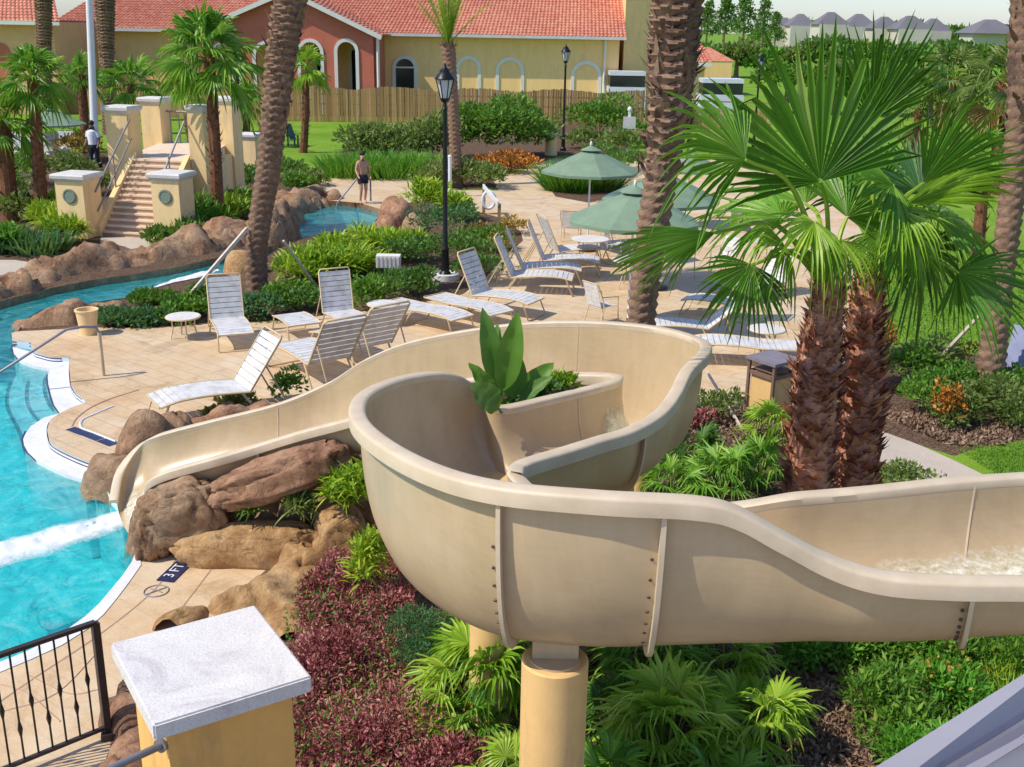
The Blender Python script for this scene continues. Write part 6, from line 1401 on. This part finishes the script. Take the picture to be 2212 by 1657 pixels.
def umbrella(u,vap,y,wpx,label,rot=.2,zr=.50,pole=True,tilt=0):
    ap=PY(u,vap,y);dep=y*cp+(H-ap.z)*sp;r=wpx/2*dep/F;t=thing('umbrella',label,'umbrella',(ap.x,y,0));K=8;mb=MB();V=[];m=6
    drop=r*.44
    for k in range(K*4):
        a=2*math.pi*k/(K*4)+rot;sag=abs(math.sin(4*(a-rot)));ee=1-.055*sag
        for j in range(m+1):
            f=j/m;rr=r*f*(ee if f>.5 else 1);z=ap.z-.06-drop*(f**1.12)-.05*sag*f*(1-f)*r-.0
            V.append((ap.x+rr*math.cos(a),y+rr*math.sin(a),z))
        V.append((ap.x+r*ee*math.cos(a),y+r*ee*math.sin(a),ap.z-.06-drop-.07))
    q=m+2;n=K*4;mb.add(V,[(k*q+j,((k+1)%n)*q+j,((k+1)%n)*q+j+1,k*q+j+1) for k in range(n) for j in range(q-1)]);mb.build('canopy','umbrella_green',t,7)
    mb=MB();mb.lathe([(.28*r/1.3,-.10),(.02,.02)],(ap.x,y,ap.z),16);mb.build('vent_cap','umbrella_green',t,20)
    mb=MB();mb.tube([(ap.x,y,0),(ap.x,y,ap.z+.02)],.025,8);mb.build('pole','metal_white',t,60);mb=MB();mb.ball((ap.x,y,ap.z+.07),(.035,.035,.07),8,6);mb.build('finial','trim_white',t,60)
    mb=MB();mb.lathe([(.28,0),(.28,.06),(.05,.10),(.04,.3)],(ap.x,y,0),16);mb.build('base','metal_dark',t,30)
    for k in range(K):
        a=2*math.pi*k/K+rot;mb=MB();mb.tube([(ap.x,y,ap.z-.12),(ap.x+r*.98*math.cos(a),y+r*.98*math.sin(a),ap.z-.09-drop)],.010,4);mb.build('rib','metal_white',t,0)
    return t
umbrella(1277,316,30.,216,'far left green umbrella above the round bed of green blades',.15)
umbrella(1372,404,21.5,292,'nearest and largest green umbrella, crossed by the scalloped palm trunk',.35)
umbrella(1432,366,25.5,262,'green umbrella right behind the nearest one, mostly right of the scalloped trunk',.1)
umbrella(1493,326,34.,150,'small far green umbrella right of the scalloped trunk',.3)
umbrella(110,232,48.,140,'pale green umbrella behind the shaggy palms at far left',.2)
# trash enclosure
b=P(1660,893);yaw=.62
t=thing('trash_enclosure','brown framed trash enclosure with a grey slab roof left of the twin palm trunks','trash bin',(b.x,b.y,0))
zt=topz(b,772)
def lb_(x,y,z): m=Matrix.Rotation(yaw,3,'Z');q=m@Vector((x,y,0));return Vector((b.x+q.x,b.y+q.y,z))
mb=MB();mb.box((b.x,b.y,zt-.02),(.62,.62,.05),yaw);mb.build('roof','bin_grey',t,0)
for sx in(-1,1):
    for sy in(-1,1): mb=MB();q=lb_(sx*.26,sy*.26,(zt-.045)/2);mb.box(q,(.045,.045,zt-.045),yaw);mb.build('post','bin_brown',t,0)
mb=MB();mb.box((b.x,b.y,zt*.37+.04),(.46,.46,zt*.70-.04),yaw);mb.build('bin','column_yellow',t,0)
for s,ax_ in ((-1,0),(1,0),(-1,1),(1,1)):
    q=lb_(s*.26,0,zt*.74) if ax_==0 else lb_(0,s*.26,zt*.74);mb=MB();mb.box(q,(.04,.46,.06) if ax_==0 else (.46,.04,.06),yaw);mb.build('crossbar','bin_brown',t,0)
mb=MB();mb.box((b.x,b.y,zt*.80),(.40,.40,.03),yaw);mb.build('lid','bin_brown',t,0)
# bucket by the pool
b=P(192,722);s=(b.y*cp+H*sp)/F
t=thing('trash_bucket','cream tapered trash bucket standing at the edge of the pool deck','bucket',(b.x,b.y,0));h=topz(b,668)
mb=MB();mb.lathe([(17*s,0),(23*s,h*.95),(25*s,h*.95),(25*s,h),(20*s,h),(16*s,.1)],(b.x,b.y,0),24);mb.build('bucket','stucco_tan',t,30)
mb=MB();mb.lathe([(18.5*s,h*.25),(19.6*s,h*.42)],(b.x,b.y,0),24);mb.build('band','trim_white',t,30)
# handrails at the pools
def wtube(name,label,pts,r,mat,cat):
    t=thing(name,label,cat,(pts[0].x,pts[0].y,0));mb=MB();mb.tube(pts,r,10);mb.build('rail',mat,t,60);return t
b=P(224,812);zt=topz(b,712)
t=wtube('handrail','tan post with a grey rail running down into the pool entry steps',[b+Vector((0,0,zt*.0)),Vector((b.x,b.y,zt-.06)),PY(207,707,b.y-.05),PY(178,706,b.y-.2),PY(143,712,b.y-.35),PY(0,804,b.y-.8),PY(-60,842,b.y-1.)],.024,'metal_rail','handrail')
mb=MB();mb.tube([b,Vector((b.x,b.y,zt-.05))],.032,10);mb.build('post','frame_tan',t,60)
yb=P(800,438).y
wtube('handrail','curved metal handrail beside the bathing man at the upper pool',[PY(726,455,yb-.5),PY(728,440,yb-.5),PY(770,387,yb),PY(790,382,yb),PY(800,388,yb),PY(801,434,yb)],.03,'metal_rail','handrail')
# braces
def brace(name,label,a,b,tip=None,w=.07,mat='wood_brace'):
    t=thing(name,label,'wooden brace',(b.x,b.y,0));mb=MB();mb.beam(a,b,w,w);mb.build('beam',mat,t,0)
    if tip: mb=MB();mb.ball(tuple(b),(.13,.12,.10),12,8);mb.build('foot_cap','umbrella_green',t,60)
b0=P(395,655,.15)
brace('palm_brace','long pale wooden brace with a green capped foot propping the leaning palm on the left',PY(534,493,bP1.y-.2),b0,True)
brace('palm_brace','greyish wooden brace propping the leaning palm on the right',PY(612,520,bP1.y-.2),P(690,628,0),w=.045)
yR=P(2130,868).y
brace('palm_brace','pale wooden brace leaning on the right ringed palm trunk',PY(2118,680,yR),P(1985,820,0),w=.05)
brace('palm_brace','thin grey stake lying in the mulch right of the slide curve',P(1525,800,.5),P(1605,930,.02),w=.035)
# life ring station
b1=P(1045,462);b2=P(1078,492)
t=thing('life_ring_station','wooden posts carrying a white life ring and a white plank beside the island bed','life ring',(b1.x,b1.y,0))
z1=topz(b1,398);z2=topz(b2,440)
for b_,z_ in ((b1,z1),(b2,z2)): mb=MB();mb.box((b_.x,b_.y,z_/2),(.10,.10,z_));mb.build('post','wood_post',t,0)
mb=MB();cc=PY(1056,432,b1.y-.12);mb.tube([(cc.x+.20*math.cos(k*math.pi/10),cc.y,cc.z+.28*math.sin(k*math.pi/10)) for k in range(21)],.055,8);mb.build('ring','metal_white',t,60)
mb=MB();mb.beam(PY(1044,402,b1.y-.1),PY(1076,440,b2.y-.1),.04,.14);mb.build('plank','metal_white',t,0)
# slim white post by slender palm, sign board, stone bollard, vent, spotlight
b=P(972,425);z_=topz(b,338);t=thing('marker_post','slim white post in front of the slender palm trunk','post',(b.x,b.y,0));mb=MB();mb.tube([(b.x,b.y,0),(b.x,b.y,z_)],.065,10);mb.build('post','metal_white',t,60)
mb=MB();mb.ball((b.x,b.y,z_),(.075,.075,.06),10,6);mb.build('top','metal_white',t,60)
b=P(1356,328);z_=topz(b,240);t=thing('sign_board','white post with a small square notice board left of the scalloped palm trunk','sign',(b.x,b.y,0))
mb=MB();mb.box((b.x,b.y,z_*.5),(.14,.14,z_));mb.build('post','trim_white',t,0);mb=MB();za,zb_=topz(b,278),topz(b,252);mb.box((b.x,b.y-.1,(za+zb_)/2),(.62,.05,zb_-za));mb.build('panel','cap_stone',t,0)
mb=MB();mb.ball((b.x,b.y,z_+.08),(.12,.12,.14),10,6);mb.build('finial','trim_white',t,60)
b=P(1190,335);z_=topz(b,287);t=thing('stone_bollard','short round tan bollard with a flat cap beside the distant lamp post','bollard',(b.x,b.y,0));mb=MB();mb.lathe([(.30,0),(.27,z_-.12)],(b.x,b.y,0),16);mb.build('shaft','stucco_tan',t,30);mb=MB();mb.lathe([(.42,0),(.44,.08),(.36,.12)],(b.x,b.y,z_-.12),16);mb.build('cap','cap_stone',t,30)
b=P(840,600);z_=.55;t=thing('garden_vent','white slatted box vent among the lime shrubs','vent',(b.x,b.y,0))
mb=MB();mb.box((b.x,b.y,.42),(.58,.30,.30));mb.build('box','trim_white',t,0)
for k in range(6): mb=MB();mb.box((b.x-.25+k*.10,b.y-.17,.42),(.045,.03,.26));mb.build('slat','cap_stone',t,0)
b=P(2085,905);t=thing('garden_spotlight','small black spotlight on a stake in the right hand bed','spotlight',(b.x,b.y,0));mb=MB();mb.tube([(b.x,b.y,0),(b.x,b.y,.25)],.02,8);mb.build('stake','metal_black',t,50);mb=MB();mb.tube([(b.x-.02,b.y,.22),(b.x+.05,b.y-.12,.36)],[.05,.075],12);mb.build('lamp_head','metal_black',t,40)
# adirondack chairs
def adirondack(u,v,rz,label,cloth=False,k=1.):
    b=P(u,v);t=thing('garden_chair',label,'chair',tuple(b),rz);mb=MB()
    for i in range(5): mb.box(((i-2)*.11,.30,.70),(.095,.02,.80),0,(R(-20),'X'))
    mb.build('backrest','green_plastic',t,0,True);mb=MB()
    for i in range(5): mb.box((0,-.25+i*.11,.36-i*.02),(.55,.095,.02))
    mb.build('seat','green_plastic',t,0,True)
    for s in(-1,1): mb=MB();mb.box((s*.33,-.02,.58),(.12,.68,.025));mb.build('armrest','green_plastic',t,0,True)
    for s in(-1,1):
        for yy in(-.30,.28): mb=MB();mb.box((s*.30,yy,.29),(.05,.08,.58));mb.build('leg','green_plastic',t,0,True)
    if cloth:
        o=MB();o.box((0,.16,.80),(.50,.04,.75),0,(R(-20),'X'));o.box((0,-.02,.40),(.48,.5,.03));c=o.build('towel','blue_cloth',None,0);c.location=b;c.rotation_euler=(0,0,rz);tag(c,'blue towel draped over the green chair at the right edge','towel')
    return t
adirondack(640,316,1.2,'dark green garden chair on the lawn right of the leaning palm trunk')
adirondack(2190,852,-.7,'green garden chair at the right edge behind the ringed palm trunk',True)
# wood pieces under slide (small brown box seen in the bed)
# ================================================================= PEOPLE
def person(label,u,v,vt,pose,skin,name='person'):
    b=P(u,v);Ht=topz(b,vt);k=Ht/1.75;t=thing(name,label,'person',tuple(b),pose.get('rz',0))
    J=pose['J'];E=pose['E'];Rr=pose['R'];keys=list(J);me=bpy.data.meshes.new('body');me.from_pydata([Vector(J[q])*k for q in keys],[(keys.index(a),keys.index(c)) for a,c in E],[])
    o=bpy.data.objects.new('body',me);COL.objects.link(o);o.parent=t
    m=o.modifiers.new('skin','SKIN');m.use_smooth_shade=True;sv=me.skin_vertices[0].data
    for i,q in enumerate(keys):
        r=Rr.get(q,.05);r=r if isinstance(r,tuple) else (r,r);sv[i].radius=(r[0]*k,r[1]*k);sv[i].use_root=(q=='pelvis')
    s_=o.modifiers.new('sub','SUBSURF');s_.levels=2;s_.render_levels=2
    me.materials.append(MAT[skin]);return t,k
JW={'pelvis':(0,0,.93),'waist':(0,.0,1.08),'chest':(0,.01,1.30),'neck':(0,.0,1.46),'headb':(0,-.02,1.56),'head':(0,-.03,1.66),
 'shL':(-.17,.01,1.40),'elL':(-.24,-.02,1.13),'wrL':(-.22,-.20,.93),'haL':(-.21,-.27,.89),'shR':(.17,.01,1.40),'elR':(.25,.03,1.13),'wrR':(.24,-.10,.90),'haR':(.24,-.15,.84),
 'hpL':(-.09,0,.87),'knL':(-.10,-.10,.48),'anL':(-.10,.02,.09),'toL':(-.11,-.13,.03),'hpR':(.09,0,.87),'knR':(.11,.00,.48),'anR':(.12,.16,.10),'toR':(.13,.03,.03)}
EW=[('pelvis','waist'),('waist','chest'),('chest','neck'),('neck','headb'),('headb','head'),('chest','shL'),('shL','elL'),('elL','wrL'),('wrL','haL'),('chest','shR'),('shR','elR'),('elR','wrR'),('wrR','haR'),('pelvis','hpL'),('hpL','knL'),('knL','anL'),('anL','toL'),('pelvis','hpR'),('hpR','knR'),('knR','anR'),('anR','toR')]
RW={'pelvis':(.15,.11),'waist':(.13,.10),'chest':(.165,.12),'neck':.055,'headb':(.075,.085),'head':(.085,.10),'shL':.06,'shR':.06,'elL':.042,'elR':.042,'wrL':.03,'wrR':.03,'haL':(.04,.025),'haR':(.04,.025),'hpL':.095,'hpR':.095,'knL':.06,'knR':.06,'anL':.04,'anR':.04,'toL':(.045,.03),'toR':(.045,.03)}
def dress(t,k,top=None,bottom=None,hairm='hair',long=False):
    h=JW['head'];mb=MB();mb.ball((h[0]*k,(h[1]+.025)*k,(h[2]+.035)*k),(.092*k,.105*k,.095*k),14,10);mb.build('hair',hairm,t,60,True)
    mb=MB();mb.ball((0,(h[1]-.105)*k,(h[2]-.035)*k),(.014*k,.02*k,.022*k),8,6);mb.build('nose','skin' if hairm=='hair' and top is None else 'skin_dark',t,60,True)
    for s in(-1,1):
        mb=MB();mb.ball((s*.032*k,(h[1]-.088)*k,(h[2]-.005)*k),.010*k,8,6);mb.build('eye','cloth_dark',t,60,True)
    if bottom:
        mb=MB();mb.lathe([(.165*k,.84*k),(.175*k,.93*k),(.155*k,1.0*k)],(0,0,0),18)
        for s in(-1,1):
            q=JW['hpL' if s<0 else 'hpR'];n=JW['knL' if s<0 else 'knR'];A_=Vector(q)*k;B_=Vector(n)*k;e=A_.lerp(B_,.45 if not long else 1.);mb.tube([A_+Vector((0,0,.02)),e],[.115*k,.10*k if not long else .075*k],14)
            if long: mb.tube([B_,Vector(JW['anL' if s<0 else 'anR'])*k],[.075*k,.06*k],12)
        mb.build('trousers' if long else 'swim_trunks',bottom,t,50,True)
    if top:
        mb=MB();mb.lathe([(.165*k,.90*k),(.165*k,1.05*k),(.19*k,1.28*k),(.17*k,1.42*k),(.07*k,1.47*k)],(0,0,0),18)
        for s in('L','R'):
            A_=Vector(JW['sh'+s])*k;B_=Vector(JW['el'+s])*k;mb.tube([A_,A_.lerp(B_,.7)],[.075*k,.07*k],12)
        mb.build('shirt',top,t,50,True)
pz={'J':JW,'E':EW,'R':RW,'rz':.5}
t,k=person('bare chested man in dark swim trunks standing at the handrail of the upper pool',785,440,328,pz,'skin');dress(t,k,None,'cloth_dark')
pz2=dict(pz);pz2['rz']=-.3
t,k=person('man in white shirt and dark trousers standing left of the staircase pillars',208,372,262,pz2,'skin_dark');dress(t,k,'cloth_white','cloth_dark',long=True)
# outdoor air: faint blue haze is left to the sky
